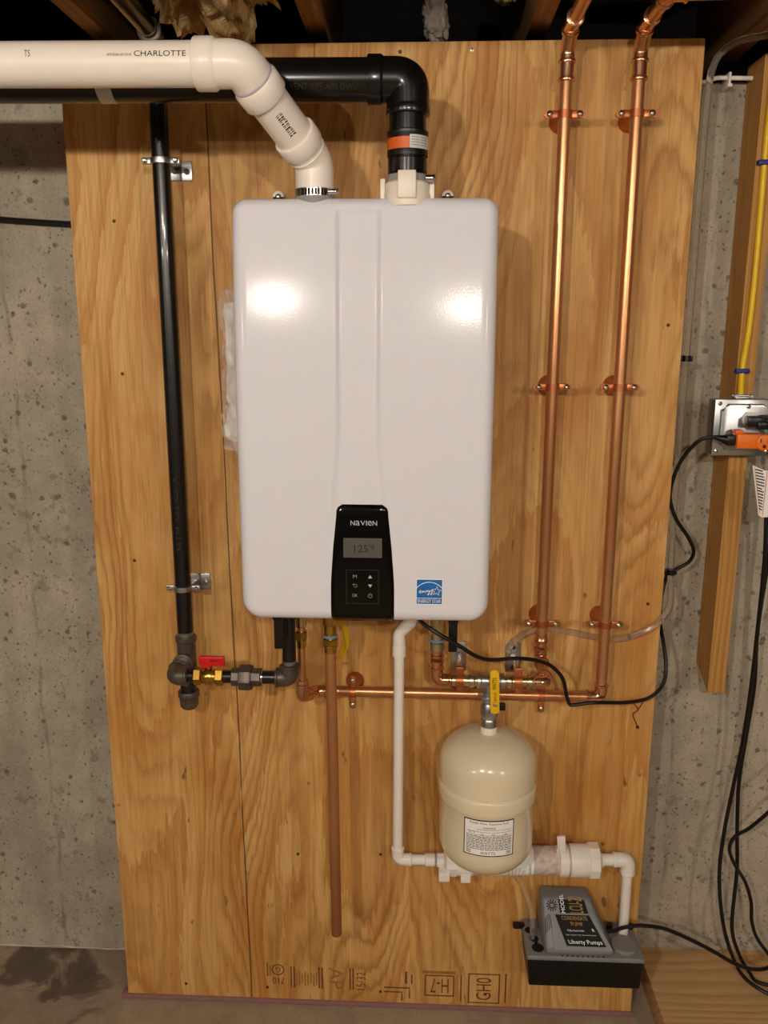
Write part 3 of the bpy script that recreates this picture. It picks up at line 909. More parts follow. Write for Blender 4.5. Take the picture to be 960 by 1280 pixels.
bm = new()
random.seed(3)
u = 0.080
while u < 0.122:
    w = random.choice((0.0011, 0.0016, 0.0024))
    put_quad(bm, u, -0.007, u + w, 0.0035 + random.uniform(-0.001, 0.001), cm); u += w + random.choice((0.0013, 0.002))
obj('bar_print', bm, 'print_black', dp, smooth=False)

AY = -0.24
bv = thing('vent_pipe', 'black plastic vent pipe with one elbow dropping into the heater air inlet', 'pipe', (0.675, AY, 1.80))
a0, a1, a2 = Vector((-0.9, AY, 1.999)), Vector((0.675, AY, 1.987)), Vector((0.675, AY, 1.80))
da = (a1 - a0).normalized()
ap = obj('pipe', tube(new(), [a0, a1 - da * 0.05], 0.0337, 40), 'abs_black', bv)
bm = lathe(new(), [(0.033, 0), (0.0375, 0), (0.0385, 0.002), (0.0385, 0.022), (0.0355, 0.026)], a1 - da * 0.066, da, 40)
tube(bm, fillet([a1 - da * 0.044, a1, a1 + Vector((0, 0, -0.042))], 0.062, 16), 0.0352, 40)
lathe(bm, [(0.033, 0), (0.0355, 0), (0.0362, 0.002), (0.0362, 0.012), (0.0340, 0.018)], (0.675, AY, 1.933), (0, 0, 1), 40)
obj('elbow', bm, 'abs_black', bv)
obj('pipe', tube(new(), [(0.675, AY, 1.950), (0.675, AY, 1.80)], 0.0305, 40), 'abs_black', bv)
bm = lathe(new(), [(0.0305, 0), (0.0338, 0.001), (0.0338, 0.012), (0.0325, 0.016), (0.0325, 0.030), (0.0345, 0.034), (0.0345, 0.039), (0.0305, 0.041)], (0.675, AY, 1.868), seg=40)
cp = obj('coupling', bm, 'rubber', bv)
def ring_part(name, z0, z1, r, a0_, a1_, mat, parent):
    bm = new(); n = 20; g = []
    for k in range(n + 1):
        a = a0_ + (a1_ - a0_) * k / n
        g.append([bm.verts.new((0.675 + r * math.sin(a), AY - r * math.cos(a), z)) for z in (z0, z1)])
    for p, q in zip(g, g[1:]): bm.faces.new((p[0], q[0], q[1], p[1]))
    return obj(name, bm, mat, parent)
ring_part('orange_label', 1.8780, 1.8955, 0.0341, -1.45, 0.12, 'label_orange', cp)
ring_part('silver_label', 1.8780, 1.8985, 0.0342, 0.12, 1.3, 'label_silver', cp)
bm = new()
for k in range(4):
    for (s, e) in ((0.2, 0.62), (0.66, 1.1)):
        for q in range(4):
            aa = s + (e - s) * q / 4; bb = s + (e - s) * (q + 0.85) / 4
            zz = 1.882 + k * 0.004
            bm.faces.new([bm.verts.new((0.675 + 0.0344 * math.sin(a), AY - 0.0344 * math.cos(a), z)) for a, z in ((aa, zz), (bb, zz), (bb, zz + 0.0015), (aa, zz + 0.0015))])
obj('lettering', bm, 'print_dim', cp, smooth=False)
obj('coupling', lathe(new(), [(0.0305, 0), (0.0328, 0.001), (0.0328, 0.022), (0.0305, 0.024)], (0.675, AY, 1.843), seg=40), 'abs_black', bv)
lb = lathe(new(), [(0.0337, 0), (0.0341, 0.0002), (0.0341, 0.026), (0.0337, 0.0262)], a0 + da * 1.066, (da.x, 0, da.z), 40)
obj('silver_label', lb, 'label_silver', bv)
cm = cylmap(a0, da, 0.0340)
bm = new(); put_text(bm, 'VENT PIPE ABS DWV', 1.44, -0.017, 0.11, 0.010, cm)
obj('lettering', bm, 'print_faded', ap, smooth=False)

# ------------------------------------------------------------------ gas line
GX, GY = 0.2095, -0.07
gas = thing('gas_line', 'black iron gas pipe with brass valve and union feeding the heater', 'pipe', (GX, GY, 0.79))
gv = obj('pipe', cyl(new(), (GX, GY, 0.935), (GX, GY, 2.085), 0.0168, 24), 'iron_pipe', gas)
bm = elbow_fit(new(), (GX, GY, 2.0), (GX, GY, 2.112), (GX, -1, 2.112), 0.0195, 0.034, 1.15, 24)
obj('elbow', bm, 'iron_fitting', gas)
obj('pipe', cyl(new(), (GX, GY - 0.02, 2.112), (GX, -0.118, 2.114), 0.0165, 24), 'iron_thread', gas)
bm = cyl(new(), (GX, -0.118, 2.114), (GX, -1.6, 2.125), 0.0168, 24)
obj('pipe', bm, 'iron_pipe', gas)
obj('thread_ring', lathe(new(), [(0.0168, 0), (0.0178, 0.001), (0.0178, 0.003), (0.0168, 0.004)], (GX, -0.115, 2.114), (0, -1, 0), 24), 'steel', gas)
# tee
TZ = 0.905
bm = lathe(new(), [(0.0175, 0), (0.0205, 0), (0.0220, 0.002), (0.0220, 0.011), (0.0195, 0.013), (0.0195, 0.085), (0.0220, 0.087), (0.0220, 0.096), (0.0205, 0.098), (0.0175, 0.098)], (GX, GY, TZ - 0.046), (0, 0, 1), 28)
lathe(bm, [(0.0195, 0), (0.0195, 0.024), (0.0215, 0.026), (0.0215, 0.034), (0.0200, 0.035), (0.0165, 0.035)], (GX, GY, TZ), (0, -1, 0), 28)
obj('tee', bm, 'iron_fitting', gas)
obj('thread_ring', cyl(new(), (GX, GY, 0.952), (GX, GY, 0.966), 0.01705, 24), 'iron_thread', gas)
obj('nipple', cyl(new(), (GX, GY, 0.865), (GX, GY, 0.815), 0.0168, 24), 'iron_pipe', gas)
bm = lathe(new(), [(0.0165, 0), (0.0215, 0), (0.0225, 0.002), (0.0225, 0.012), (0.0200, 0.015), (0.0190, 0.034), (0.014, 0.040), (0, 0.042)], (GX, GY, 0.832), (0, 0, -1), 28)
obj('cap', bm, 'iron_fitting', gas)
EY = -0.155
obj('nipple', cyl(new(), (GX, GY - 0.03, TZ), (GX, EY + 0.02, TZ), 0.0142, 24), 'steel', gas)
bm = elbow_fit(new(), (GX, 0, TZ), (GX, EY, TZ - 0.002), (1, EY, TZ - 0.002), 0.0200, 0.026, 1.12, 24)
obj('elbow', bm, 'iron_fitting', gas)
RZ = 0.903
obj('nipple', cyl(new(), (GX + 0.022, EY, RZ), (0.262, EY, RZ), 0.0135, 24), 'iron_pipe', gas)
bm = hexa(new(), (0.249, EY, RZ), (0.264, EY, RZ), 0.0185)
lathe(bm, [(0.0125, 0), (0.0145, 0.004), (0.0185, 0.012), (0.0185, 0.022), (0.0145, 0.030), (0.0125, 0.034)], (0.262, EY, RZ), (1, 0, 0), 28)
hexa(bm, (0.293, EY, RZ), (0.309, EY, RZ), 0.0185)
cyl(bm, (0.279, EY, RZ), (0.279, EY, RZ + 0.026), 0.0065, 16)
valve = obj('gas_valve', bm, 'brass', gas)
bm = box(new(), (0.264, EY - 0.012, RZ + 0.022), (0.287, EY + 0.008, RZ + 0.034), 0.003)
box(bm, (0.262, EY - 0.013, RZ + 0.028), (0.314, EY - 0.003, RZ + 0.047), 0.003)
box(bm, (0.290, EY - 0.012, RZ + 0.026), (0.314, EY - 0.004, RZ + 0.032), 0.001)
hd = obj('handle', bm, 'red_plastic', valve)
bm = new(); put_text(bm, 'WATTS', 0.297, RZ + 0.0385, 0.024, 0.006, plane_map((0, EY - 0.0132, 0), (1, 0, 0), (0, 0, 1), 0.0003))
obj('lettering', bm, 'print_black', valve, smooth=False)
bm = new(); put_text(bm, '1/2', 0.279, RZ + 0.001, 0.014, 0.007, plane_map((0, EY - 0.0186, 0), (1, 0, 0), (0, 0, 1), 0.0003))
obj('lettering', bm, 'print_brown', valve, smooth=False)
obj('nipple', cyl(new(), (0.305, EY, RZ), (0.335, EY, RZ), 0.0135, 24), 'iron_pipe', gas)
bm = hexa(new(), (0.326, EY, RZ), (0.345, EY, RZ), 0.0195, 8)
lathe(bm, [(0.0255, 0), (0.0275, 0.003), (0.0275, 0.022), (0.0255, 0.025)], (0.342, EY, RZ - 0.001), (1, 0, 0), 8)
hexa(bm, (0.364, EY, RZ), (0.386, EY, RZ), 0.0195, 8)
obj('union', bm, 'iron_fitting', gas)
obj('nipple', cyl(new(), (0.384, EY, RZ), (0.424, EY, RZ), 0.0135, 24), 'iron_pipe', gas)
obj('thread_ring', cyl(new(), (0.3855, EY, RZ), (0.389, EY, RZ), 0.0139, 24), 'steel', gas)
bm = elbow_fit(new(), (0.3, EY, RZ), (0.4435, EY, RZ), (0.4435, EY, 1.1), 0.0185, 0.028, 1.12, 24)
obj('elbow', bm, 'iron_fitting', gas)
obj('nipple', cyl(new(), (0.4435, EY, RZ + 0.02), (0.4435, EY, 1.05), 0.0138, 24), 'iron_pipe', gas)
obj('thread_ring', cyl(new(), (0.4435, EY, RZ + 0.03), (0.4435, EY, RZ + 0.038), 0.0141, 24), 'iron_thread', gas)
bm = new()
put_text(bm, 'ASTM A53 GR A', GX, 1.22, 0.16, 0.009, cylmap((GX, GY, 0), (1, 0, 0), 99) if False else (lambda u, v: Vector((GX + 0.0171 * math.sin((u - GX) / 0.0171), GY - 0.0171 * math.cos((u - GX) / 0.0171), v))), PI / 2)
obj('lettering', bm, 'print_faded', gv, smooth=False)

# split-ring clamps that hold the gas pipe off the plywood
def gas_clamp(z, label, dx=0.0):
    t = thing('pipe_clamp', label, 'pipe clamp', (GX, 0, z), 'split-ring clamps on the gas pipe')
    bm = box(new(), (0.196, -0.0045, z - 0.018), (0.250, -0.0002, z + 0.018), 0.001)
    pl = obj('plate', bm, 'galvanised', t)
    for x in (0.202, 0.240):
        obj('screw', lathe(new(), [(0.006, 0), (0.006, 0.003), (0.003, 0.0045), (0, 0.004)], (x, -0.0045, z - 0.002), (0, -1, 0), 10), 'iron_thread', pl)
    obj('rod', cyl(new(), (0.215, -0.004, z), (0.213, -0.05, z + 0.002), 0.0055, 14), 'galvanised', t)
    bm = lathe(new(), [(0.0170, 0), (0.0172, 0.0), (0.0198, 0.001), (0.0202, 0.006), (0.0198, 0.011), (0.0172, 0.012)], (GX, GY, z), (0, 0, 1), 28)
    box(bm, (GX - 0.036, GY - 0.0045, z), (GX - 0.016, GY + 0.0045, z + 0.012), 0.002)
    box(bm, (GX + 0.016, GY - 0.0045, z), (GX + 0.036, GY + 0.0045, z + 0.012), 0.002)
    obj('ring', bm, 'galvanised', t)
    for s in (-1, 1):
        obj('bolt', lathe(new(), [(0.005, 0), (0.005, 0.002), (0.003, 0.004), (0, 0.0035)], (GX + s * 0.029, GY - 0.0045, z + 0.006), (0, -1, 0), 10), 'steel', t)
gas_clamp(1.892, 'galvanised split-ring clamp high on the black gas pipe below the vents')
gas_clamp(1.056, 'galvanised split-ring clamp low on the black gas pipe above the tee')

# ------------------------------------------------------------------ copper lines
R34 = 0.0118
PY = -0.06
def bead_ring(bm, p, d, r, L=0.016):
    """a copper socket: sleeve with a rolled bead at its mouth"""
    return lathe(bm, [(r * 0.98, 0), (r * 1.13, 0.0005), (r * 1.13, L * 0.55), (r * 1.26, L * 0.66), (r * 1.26, L * 0.86), (r * 1.10, L), (r * 0.98, L)], p, d, 20)

CX1 = 0.9585
cu1 = thing('copper_line', 'copper water pipe nearer the heater, bending forward to the brass tee under it', 'pipe', (CX1, PY, 0.90))
obj('pipe', cyl(new(), (CX1, PY, 0.955), (CX1, PY, 2.06), R34, 20), 'copper', cu1)
def top_bend(cx, parent, yend):
    bm = new()
    p = [Vector((cx, PY, 2.030)), Vector((cx, PY, 2.082)), Vector((cx, PY - 0.030, 2.112)), Vector((cx, PY - 0.075, 2.113))]
    tube(bm, fillet(p, 0.022, 6), R34 * 1.14, 20)
    for q, d in ((Vector((cx, PY, 2.030)), Vector((0, 0, 1))), (Vector((cx, PY, 2.060)), Vector((0, 0, 1))), (p[2] + Vector((0, 0.010, -0.008)), Vector((0, -0.8, 0.6))), (p[3], Vector((0, 1, 0)))):
        lathe(bm, [(R34, -0.0005), (R34 * 1.32, 0.001), (R34 * 1.36, 0.003), (R34 * 1.32, 0.006), (R34, 0.008)], q, d, 20)
    obj('elbow', bm, 'copper_fitting', parent)
    obj('pipe', cyl(new(), (cx, PY - 0.07, 2.113), (cx, yend, 2.112), R34, 20), 'copper', parent)
top_bend(CX1, cu1, -1.2)
TY, TZ2 = -0.14, 0.898
bm = bead_ring(new(), (CX1, PY, 0.972), (0, 0, -1), R34, 0.02)
bead_ring(bm, (CX1, PY, 0.945), (0, 0, 1), R34, 0.014)
obj('coupling', bm, 'copper_fitting', cu1)
bm = elbow_fit(new(), (CX1, PY, 1.0), (CX1, PY, 0.914), (CX1, -1, 0.912), R34 * 1.15, 0.026, 1.16)
obj('elbow', bm, 'copper_fitting', cu1)
bm = elbow_fit(new(), (CX1, 0, 0.909), (CX1, TY, TZ2), (0.5, TY, TZ2), R34 * 1.15, 0.026, 1.16)
obj('elbow', bm, 'copper_fitting', cu1)
obj('pipe', cyl(new(), (CX1, PY - 0.02, 0.912), (CX1, TY + 0.02, 0.902), R34, 20), 'copper', cu1)
obj('pipe', cyl(new(), (CX1 - 0.02, TY, TZ2), (0.76, TY, TZ2), R34, 20), 'brass_pale', cu1)
bm = lathe(new(), [(R34, 0), (0.0165, 0.001), (0.0165, 0.008), (0.0150, 0.010), (0.0150, 0.046), (0.0165, 0.048), (0.0165, 0.055), (R34, 0.056)], (0.820, TY, TZ2), (1, 0, 0), 24)
lathe(bm, [(0.015, 0), (0.015, 0.020), (0.0170, 0.022), (0.0170, 0.030), (R34, 0.031)], (0.848, TY, TZ2), (0, 0, -1), 24)
obj('tee', bm, 'galvanised', cu1)
for x in (0.805, 0.880, 0.922):
    obj('press_ring', lathe(new(), [(R34, 0), (R34 * 1.22, 0.001), (R34 * 1.28, 0.004), (R34 * 1.22, 0.010), (R34, 0.012)], (x, TY, TZ2), (1, 0, 0), 20), 'brass_pale', cu1)
bm = elbow_fit(new(), (1, TY, TZ2), (0.739, TY, TZ2), (0.739, TY, 1.1), R34 * 1.15, 0.030, 1.18, 20)
bead_ring(bm, (0.739, TY, 0.925), (0, 0, 1), R34, 0.018); bead_ring(bm, (0.739, TY, 0.965), (0, 0, -1), R34, 0.018)
obj('elbow', bm, 'copper_fitting', cu1)
bm = lathe(new(), [(R34, 0), (0.0165, 0.002), (0.0165, 0.018), (0.0150, 0.020), (0.0150, 0.040)], (0.739, TY, 0.962), (0, 0, 1), 20)
ad = obj('adapter', bm, 'brass_pale', cu1)
obj('seal', lathe(new(), [(0.0160, 0), (0.0168, 0.001), (0.0168, 0.004), (0.0160, 0.005)], (0.739, TY, 0.982), (0, 0, 1), 20), 'blue_seal', ad)

CX2 = 1.0885
cu2 = thing('copper_line', 'copper water pipe nearer the plywood edge, running low under the heater', 'pipe', (CX2, PY, 0.832))
LZ = 0.832
obj('pipe', cyl(new(), (CX2, PY, LZ + 0.02), (CX2, PY, 2.06), R34, 20), 'copper', cu2)
top_bend(CX2, cu2, -0.225)
bm = elbow_fit(new(), (CX2, 0, 2.112), (CX2, -0.235, 2.112), (2, -0.235, 2.114), R34 * 1.15, 0.028, 1.18, 20)
obj('elbow', bm, 'copper_fitting', cu2)
obj('pipe', cyl(new(), (CX2 + 0.02, -0.235, 2.112), (2.2, -0.235, 2.118), R34, 20), 'copper', cu2)
bm = elbow_fit(new(), (CX2, PY, 1.0), (CX2, PY, LZ), (0, PY, LZ), R34 * 1.15, 0.030, 1.18, 20)
obj('elbow', bm, 'copper_fitting', cu2)
obj('pipe', cyl(new(), (CX2 - 0.02, PY, LZ), (0.50, PY, LZ + 0.001), R34, 20), 'copper', cu2)
q = [Vector((0.50, PY, LZ)), Vector((0.482, PY, LZ)), Vector((0.461, -0.115, 0.843)), Vector((0.461, -0.12, 0.90))]
bm = tube(new(), fillet([Vector((0.512, PY, LZ)), q[1], (q[1] + q[2]) / 2], 0.02, 6), R34 * 1.15, 20)
bead_ring(bm, (0.520, PY, LZ), (-1, 0, 0), R34, 0.02); bead_ring(bm, (0.496, PY, LZ), (1, 0, 0), R34, 0.012)
obj('elbow', bm, 'copper_fitting', cu2)
bm = tube(new(), fillet([(q[1] + q[2]) / 2, q[2], Vector((0.463, -0.12, 0.875))], 0.02, 6), R34 * 1.15, 20)
dd = (q[2] - q[1]).normalized(); mid = (q[1] + q[2]) / 2
bead_ring(bm, mid + dd * 0.012, -dd, R34, 0.018); bead_ring(bm, Vector((0.463, -0.12, 0.885)), (0, 0, -1), R34 * 0.9, 0.016)
obj('elbow', bm, 'copper_fitting', cu2)
obj('pipe', cyl(new(), (0.463, -0.12, 0.87), (0.4635, -0.12, 1.02), 0.0082, 16), 'copper', cu2)
bm = bead_ring(new(), (0.4635, -0.12, 0.955), (0, 0, 1), 0.0085, 0.02)
hexa(bm, (0.4635, -0.12, 0.972), (0.4635, -0.12, 0.99), 0.0125)
obj('adapter', bm, 'brass', cu2)

rp = thing('drain_line', 'dull copper relief pipe hanging straight down from the heater with an open end', 'pipe', (0.531, -0.16, 0.313))
bm = lathe(new(), [(0.0085, 0.003), (0.0105, 0), (0.0112, 0.001), (0.0112, 0.66)], (0.533, -0.16, 0.314), (-0.009, 0, 1), 20)
obj('pipe', bm, 'copper_dull', rp)
bm = bead_ring(new(), (0.5275, -0.16, 0.962), (0, 0, 1), 0.0114, 0.018)
hexa(bm, (0.5275, -0.16, 0.978), (0.5275, -0.16, 0.992), 0.0165)
cyl(bm, (0.5275, -0.16, 0.99), (0.5275, -0.16, 1.04), 0.013, 20)
ad = obj('adapter', bm, 'brass', rp)
obj('seal', cyl(new(), (0.5275, -0.16, 0.994), (0.5275, -0.16, 0.999), 0.0148, 20, 0.001), 'blue_seal', ad)
bm = new()
prev = None
for k in range(15):
    t = k / 14
    p = spline([(0.536, -0.15, 1.03), (0.552, -0.125, 1.0), (0.553, -0.105, 0.955), (0.538, -0.10, 0.925), (0.515, -0.10, 0.915)], 14)[min(k * 4, 55)]
    a = bm.verts.new(p + Vector((-0.006, 0.005, 0))); b = bm.verts.new(p + Vector((0.006, -0.005, 0.003)))
    c = bm.verts.new(p + Vector((0.006, -0.004, 0.003))); d = bm.verts.new(p + Vector((-0.006, 0.006, 0)))
    if prev:
        for i in range(4): bm.faces.new((prev[i], prev[(i + 1) % 4], (a, b, c, d)[(i + 1) % 4], (a, b, c, d)[i]))
    prev = (a, b, c, d)
tag(obj('warning_tag', bm, 'yellow_plastic'), 'yellow ribbon tag hanging behind the copper relief pipe', 'tag')

# bell hangers: base on the plywood, band with two screwed ears round the pipe
def bell_hanger(label):
    t = thing('pipe_hanger', label, 'pipe hanger', (0, 0, 0), 'copper bell hangers on the plywood', True)
    obj('base', lathe(new(), [(0.0205, 0.0002), (0.0205, 0.002), (0.018, 0.006), (0.013, 0.014), (0.0105, 0.024), (0.0105, 0.048)], (0, 0, 0), (0, -1, 0), 20), 'copper_plated', t)
    bm = lathe(new(), [(0.0119, -0.007), (0.0137, -0.0068), (0.0137, 0.0068), (0.0119, 0.007)], (0, PY, 0), (0, 0, 1), 20)
    for s in (-1, 1):
        box(bm, (s * 0.0125, PY - 0.0035, -0.007), (s * 0.031, PY + 0.0035, 0.007), 0.002)
        lathe(bm, [(0.007, -0.0034), (0.007, 0.0034)], (s * 0.031, PY, 0), (0, -1, 0), 14)
    obj('band', bm, 'copper_plated', t)
    for s in (-1, 1):
        bm = lathe(new(), [(0.0062, 0), (0.0060, 0.002), (0.0040, 0.0042), (0.0016, 0.0048), (0, 0.0035)], (s * 0.0275, PY - 0.0034, 0), (0, -1, 0), 12)
        obj('screw', bm, 'screw_steel', t)
    return t
spots = [((CX1, 0, 1.975), None, 'copper bell hanger at the top of the pipe nearer the heater'),
         ((CX1, 0, 1.481), None, 'copper bell hanger halfway down the pipe nearer the heater'),
         ((CX1, 0, 0.994), None, 'copper bell hanger at the foot of the pipe nearer the heater'),
         ((CX2, 0, 1.975), None, 'copper bell hanger at the top of the pipe nearer the plywood edge'),
         ((CX2, 0, 1.481), None, 'copper bell hanger halfway down the pipe nearer the plywood edge'),
         ((CX2, 0, 0.994), None, 'copper bell hanger at the foot of the pipe nearer the plywood edge'),
         ((0.563, 0, LZ), (0, PI / 2, 0), 'copper bell hanger on the level pipe beside the copper relief pipe'),
         ((0.964, 0, LZ), (0, PI / 2, 0), 'copper bell hanger on the level pipe below the copper elbows')]
h0 = bell_hanger(spots[0][2]); h0.location = spots[0][0]
for loc, rot, lab in spots[1:]:
    dup(h0, loc, lab, rot)
# galvanised plate hangers that carry the brass tee run
def plate_hanger(px, hx, label):
    t = thing('pipe_hanger', label, 'pipe hanger', (px, 0, 0.894), 'plate hangers on the brass run')
    pl = obj('plate', box(new(), (px - 0.0165, -0.004, 0.861), (px + 0.0165, -0.0002, 0.927), 0.001), 'galvanised', t)
    for z in (0.871, 0.918): obj('screw', lathe(new(), [(0.005, 0), (0.005, 0.002), (0.002, 0.003), (0, 0.002)], (px, -0.004, z), (0, -1, 0), 10), 'screw_dark', pl)
    bm = tube(new(), spline([(px, -0.003, 0.898), (px, -0.05, 0.904), (hx, -0.095, 0.908), (hx, TY + 0.012, 0.905)], 6), 0.0048, 12)
    hexa(bm, (px, -0.004, 0.897), (px, -0.012, 0.899), 0.009)
    obj('rod', bm, 'steel', t)
    bm = lathe(new(), [(0.0119, -0.0085), (0.0145, -0.008), (0.0145, 0.008), (0.0119, 0.0085)], (hx, TY, TZ2), (1, 0, 0), 20)
    box(bm, (hx - 0.008, TY - 0.005, TZ2 + 0.012), (hx + 0.008, TY + 0.005, TZ2 + 0.030), 0.002)
    box(bm, (hx - 0.006, TY - 0.005, TZ2 - 0.024), (hx + 0.006, TY + 0.005, TZ2 - 0.012), 0.002)
    obj('band', bm, 'copper_plated', t)
plate_hanger(0.79, 0.786, 'galvanised plate hanger on the brass run behind the heater latch')
plate_hanger(0.908, 0.904, 'galvanised plate hanger on the brass run at the clear tube end')

# ------------------------------------------------------------------ expansion tank
TX = 0.848
valv = thing('tank_valve', 'steel ball valve with a yellow lever on top of the cream tank', 'valve', (TX, TY, 0.80))
bm = lathe(new(), [(0.0155, 0), (0.0170, 0.002), (0.0170, 0.014), (0.0150, 0.018), (0.0185, 0.028), (0.0185, 0.044), (0.0150, 0.052), (0.0165, 0.056), (0.0165, 0.064), (0.0145, 0.069)], (TX, TY, 0.800), (0, 0, 1), 24)
cyl(bm, (TX, TY, 0.838), (TX + 0.003, TY - 0.036, 0.842), 0.006, 12)
vb = obj('body', bm, 'galvanised', valv)
obj('seal', lathe(new(), [(0.0165, 0), (0.0171, 0.001), (0.0171, 0.004), (0.0165, 0.005)], (TX, TY, 0.861), (0, 0, 1), 24), 'blue_seal', valv)
bm = new()
o2 = []
for k in range(11): a = PI * k / 10; o2.append((TX + 0.004 + 0.009 * math.cos(a), TY - 0.040, 0.931 + 0.009 * math.sin(a)))
for k in range(11): a = PI + PI * k / 10; o2.append((TX + 0.0075 + 0.009 * math.cos(a), TY - 0.036, 0.850 + 0.004 * math.sin(a)))
prism(bm, o2, (0, -1, 0.04), 0.004, 0.001)
lv = obj('lever', bm, 'yellow_plastic', valv)
lm = plane_map((TX + 0.005, TY - 0.0442, 0.89), (1, 0, 0), (0.0, -0.045, 1), 0.0006)
bm = new(); put_text(bm, 'WATTS', -0.001, 0.022, 0.026, 0.008, lm, PI / 2); put_text(bm, '3/4 LF', 0.0015, -0.006, 0.020, 0.005, lm, PI / 2)
obj('lettering', bm, 'print_black', lv, smooth=False)
bm = new(); lathe(bm, [(0.0048, 0), (0.0045, 0.003), (0.002, 0.004), (0, 0.003)], (TX + 0.007, TY - 0.0425, 0.867), (0, -1, 0), 6)
obj('lever_nut', bm, 'steel', lv)
bm = box(new(), (TX + 0.018, TY - 0.006, 0.836), (TX + 0.032, TY + 0.006, 0.850), 0.002); cyl(bm, (TX + 0.01, TY, 0.843), (TX + 0.02, TY, 0.843), 0.005, 12)
obj('drain_cap', bm, 'rubber', valv)

tank = thing('expansion_tank', 'cream expansion tank hanging under the yellow lever valve', 'tank', (TX, TY, 0.49))
TR = 0.0995
def tank_profile():
    pr = [(0, 0.4895), (0.02, 0.490)]
    for k in range(1, 11):          # lower dome
        a = PI / 2 * k / 10
        pr.append((TR * 0.20 + (TR * 0.785) * math.sin(a), 0.4905 + 0.062 * (1 - math.cos(a))))
    pr += [(TR * 0.985, 0.60), (TR * 0.985, 0.6475), (TR * 0.992, 0.6490), (TR * 1.005, 0.6525), (TR * 1.012, 0.660), (TR * 1.012, 0.674), (TR * 1.002, 0.6815), (TR * 0.968, 0.6840), (TR * 0.968, 0.6862), (TR, 0.6885), (TR, 0.725)]
    for k in range(1, 11):          # upper dome
        a = PI / 2 * k / 10
        pr.append((0.018 + (TR - 0.018) * math.cos(a), 0.725 + 0.062 * math.sin(a)))
    return pr + [(0.0, 0.787)]
obj('shell', lathe(new(), tank_profile(), (TX, TY, 0), (0, 0, 1), 64), 'tank_cream', tank, angle=50)
bm = lathe(new(), [(0.0175, 0), (0.0175, 0.012), (0.0150, 0.016), (0.0150, 0.022)], (TX, TY, 0.783), (0, 0, 1), 24)
obj('nipple', bm, 'white_plastic', tank)
LA = 0.06
def tank_map(eps):
    r = TR * 0.985 + eps
    return lambda u, v: Vector((TX + r * math.sin(u / r), TY - r * math.cos(u / r), 0.6085 + v * 1.14))
f0, f1, f2 = tank_map(0.0003), tank_map(0.0006), tank_map(0.0009)
bm = new(); put_quad(bm, -0.0535, -0.037, 0.0495, 0.033, f0, 16, 1)
lab = obj('label', bm, 'print_black', tank)
bm = new(); put_quad(bm, -0.0515, -0.035, 0.0475, 0.031, f1, 16, 1)
obj('label_face', bm, 'paper', lab)
bm = new()
put_text(bm, 'Potable Water Expansion Tank', -0.002, 0.0265, 0.078, 0.0050, f2)
put_text(bm, 'WARNING', -0.002, 0.0185, 0.026, 0.0040, f2)
put_text(bm, 'WATTS', -0.004, -0.0300, 0.030, 0.0050, f2)
put_text(bm, 'PLT-5', -0.037, 0.0085, 0.012, 0.0035, f2)
put_text(bm, '20', -0.016, 0.0065, 0.006, 0.003, f2); put_text(bm, '40', 0.006, 0.0065, 0.006, 0.003, f2); put_text(bm, '150', 0.031, 0.0065, 0.008, 0.003, f2)
for u0, u1, v in ((-0.027, 0.044, 0.0145), (-0.048, 0.044, 0.0100), (-0.048, 0.044, 0.0040)):
    put_quad(bm, u0, v, u1, v + 0.0006, f2, 8, 1)
random.seed(11)
for k in range(9):
    u = -0.048
    v = 0.0008 - k * 0.0031
    while u < 0.043:
        w = min(random.uniform(0.003, 0.009), 0.044 - u)
        put_quad(bm, u, v, u + w, v + 0.0013, f2, 2, 1); u += w + 0.0014
for u0, u1 in ((-0.048, -0.038), (0.034, 0.044)):
    for k in range(3): put_quad(bm, u0, -0.0275 - k * 0.0024, u1, -0.0265 - k * 0.0024, f2, 2, 1)
obj('lettering', bm, 'print_black', lab, smooth=False)

# ------------------------------------------------------------------ condensate drain
DY, DZ = -0.086, 0.449
dr = thing('condensate_drain', 'white plastic condensate drain with a fat neutraliser cartridge behind the tank', 'pipe', (0.66, DY, DZ))
obj('pipe', cyl(new(), (0.662, DY, DZ + 0.02), (0.6625, DY, 0.94), 0.0108, 24), 'pvc_small', dr)
bm = lathe(new(), [(0.0108, 0), (0.0142, 0.001), (0.0142, 0.022), (0.0128, 0.026)], (0.6625, DY, 0.925), (0, 0, 1), 24)
tube(bm, fillet([(0.6625, DY, 0.945), (0.6625, DY, 0.975), (0.692, DY - 0.004, 1.012)], 0.02, 8), 0.0130, 24)
lathe(bm, [(0.012, 0), (0.0145, 0.001), (0.0145, 0.024), (0.0108, 0.026)], (0.680, DY - 0.003, 0.997), (0.030, -0.004, 0.037), 24)
obj('elbow', bm, 'pvc_small', dr)
obj('pipe', cyl(new(), (0.690, DY - 0.004, 1.010), (0.728, DY - 0.012, 1.072), 0.0108, 24), 'pvc_small', dr)
bm = elbow_fit(new(), (0.662, DY, 1), (0.662, DY, DZ), (1, DY, DZ), 0.0132, 0.030, 1.08, 24)
obj('elbow', bm, 'pvc_small', dr)
SHEAR = True
obj('pipe', cyl(new(), (0.685, DY, DZ), (0.735, DY, DZ), 0.0112, 24), 'pvc_small', dr)
obj('coupling', lathe(new(), [(0.0112, 0), (0.0142, 0.001), (0.0142, 0.022), (0.0125, 0.024)], (0.722, DY, DZ), (1, 0, 0), 24), 'pvc_small', dr)
obj('primer_ring', cyl(new(), (0.7435, DY, DZ), (0.7485, DY, DZ), 0.0148, 24), 'grey_ring', dr)
bm = lathe(new(), [(0.0125, 0), (0.0155, 0.001), (0.0155, 0.016), (0.022, 0.018), (0.0335, 0.022), (0.0345, 0.024), (0.0345, 0.044), (0.0320, 0.047)], (0.747, DY, DZ), (1, 0, 0), 8)
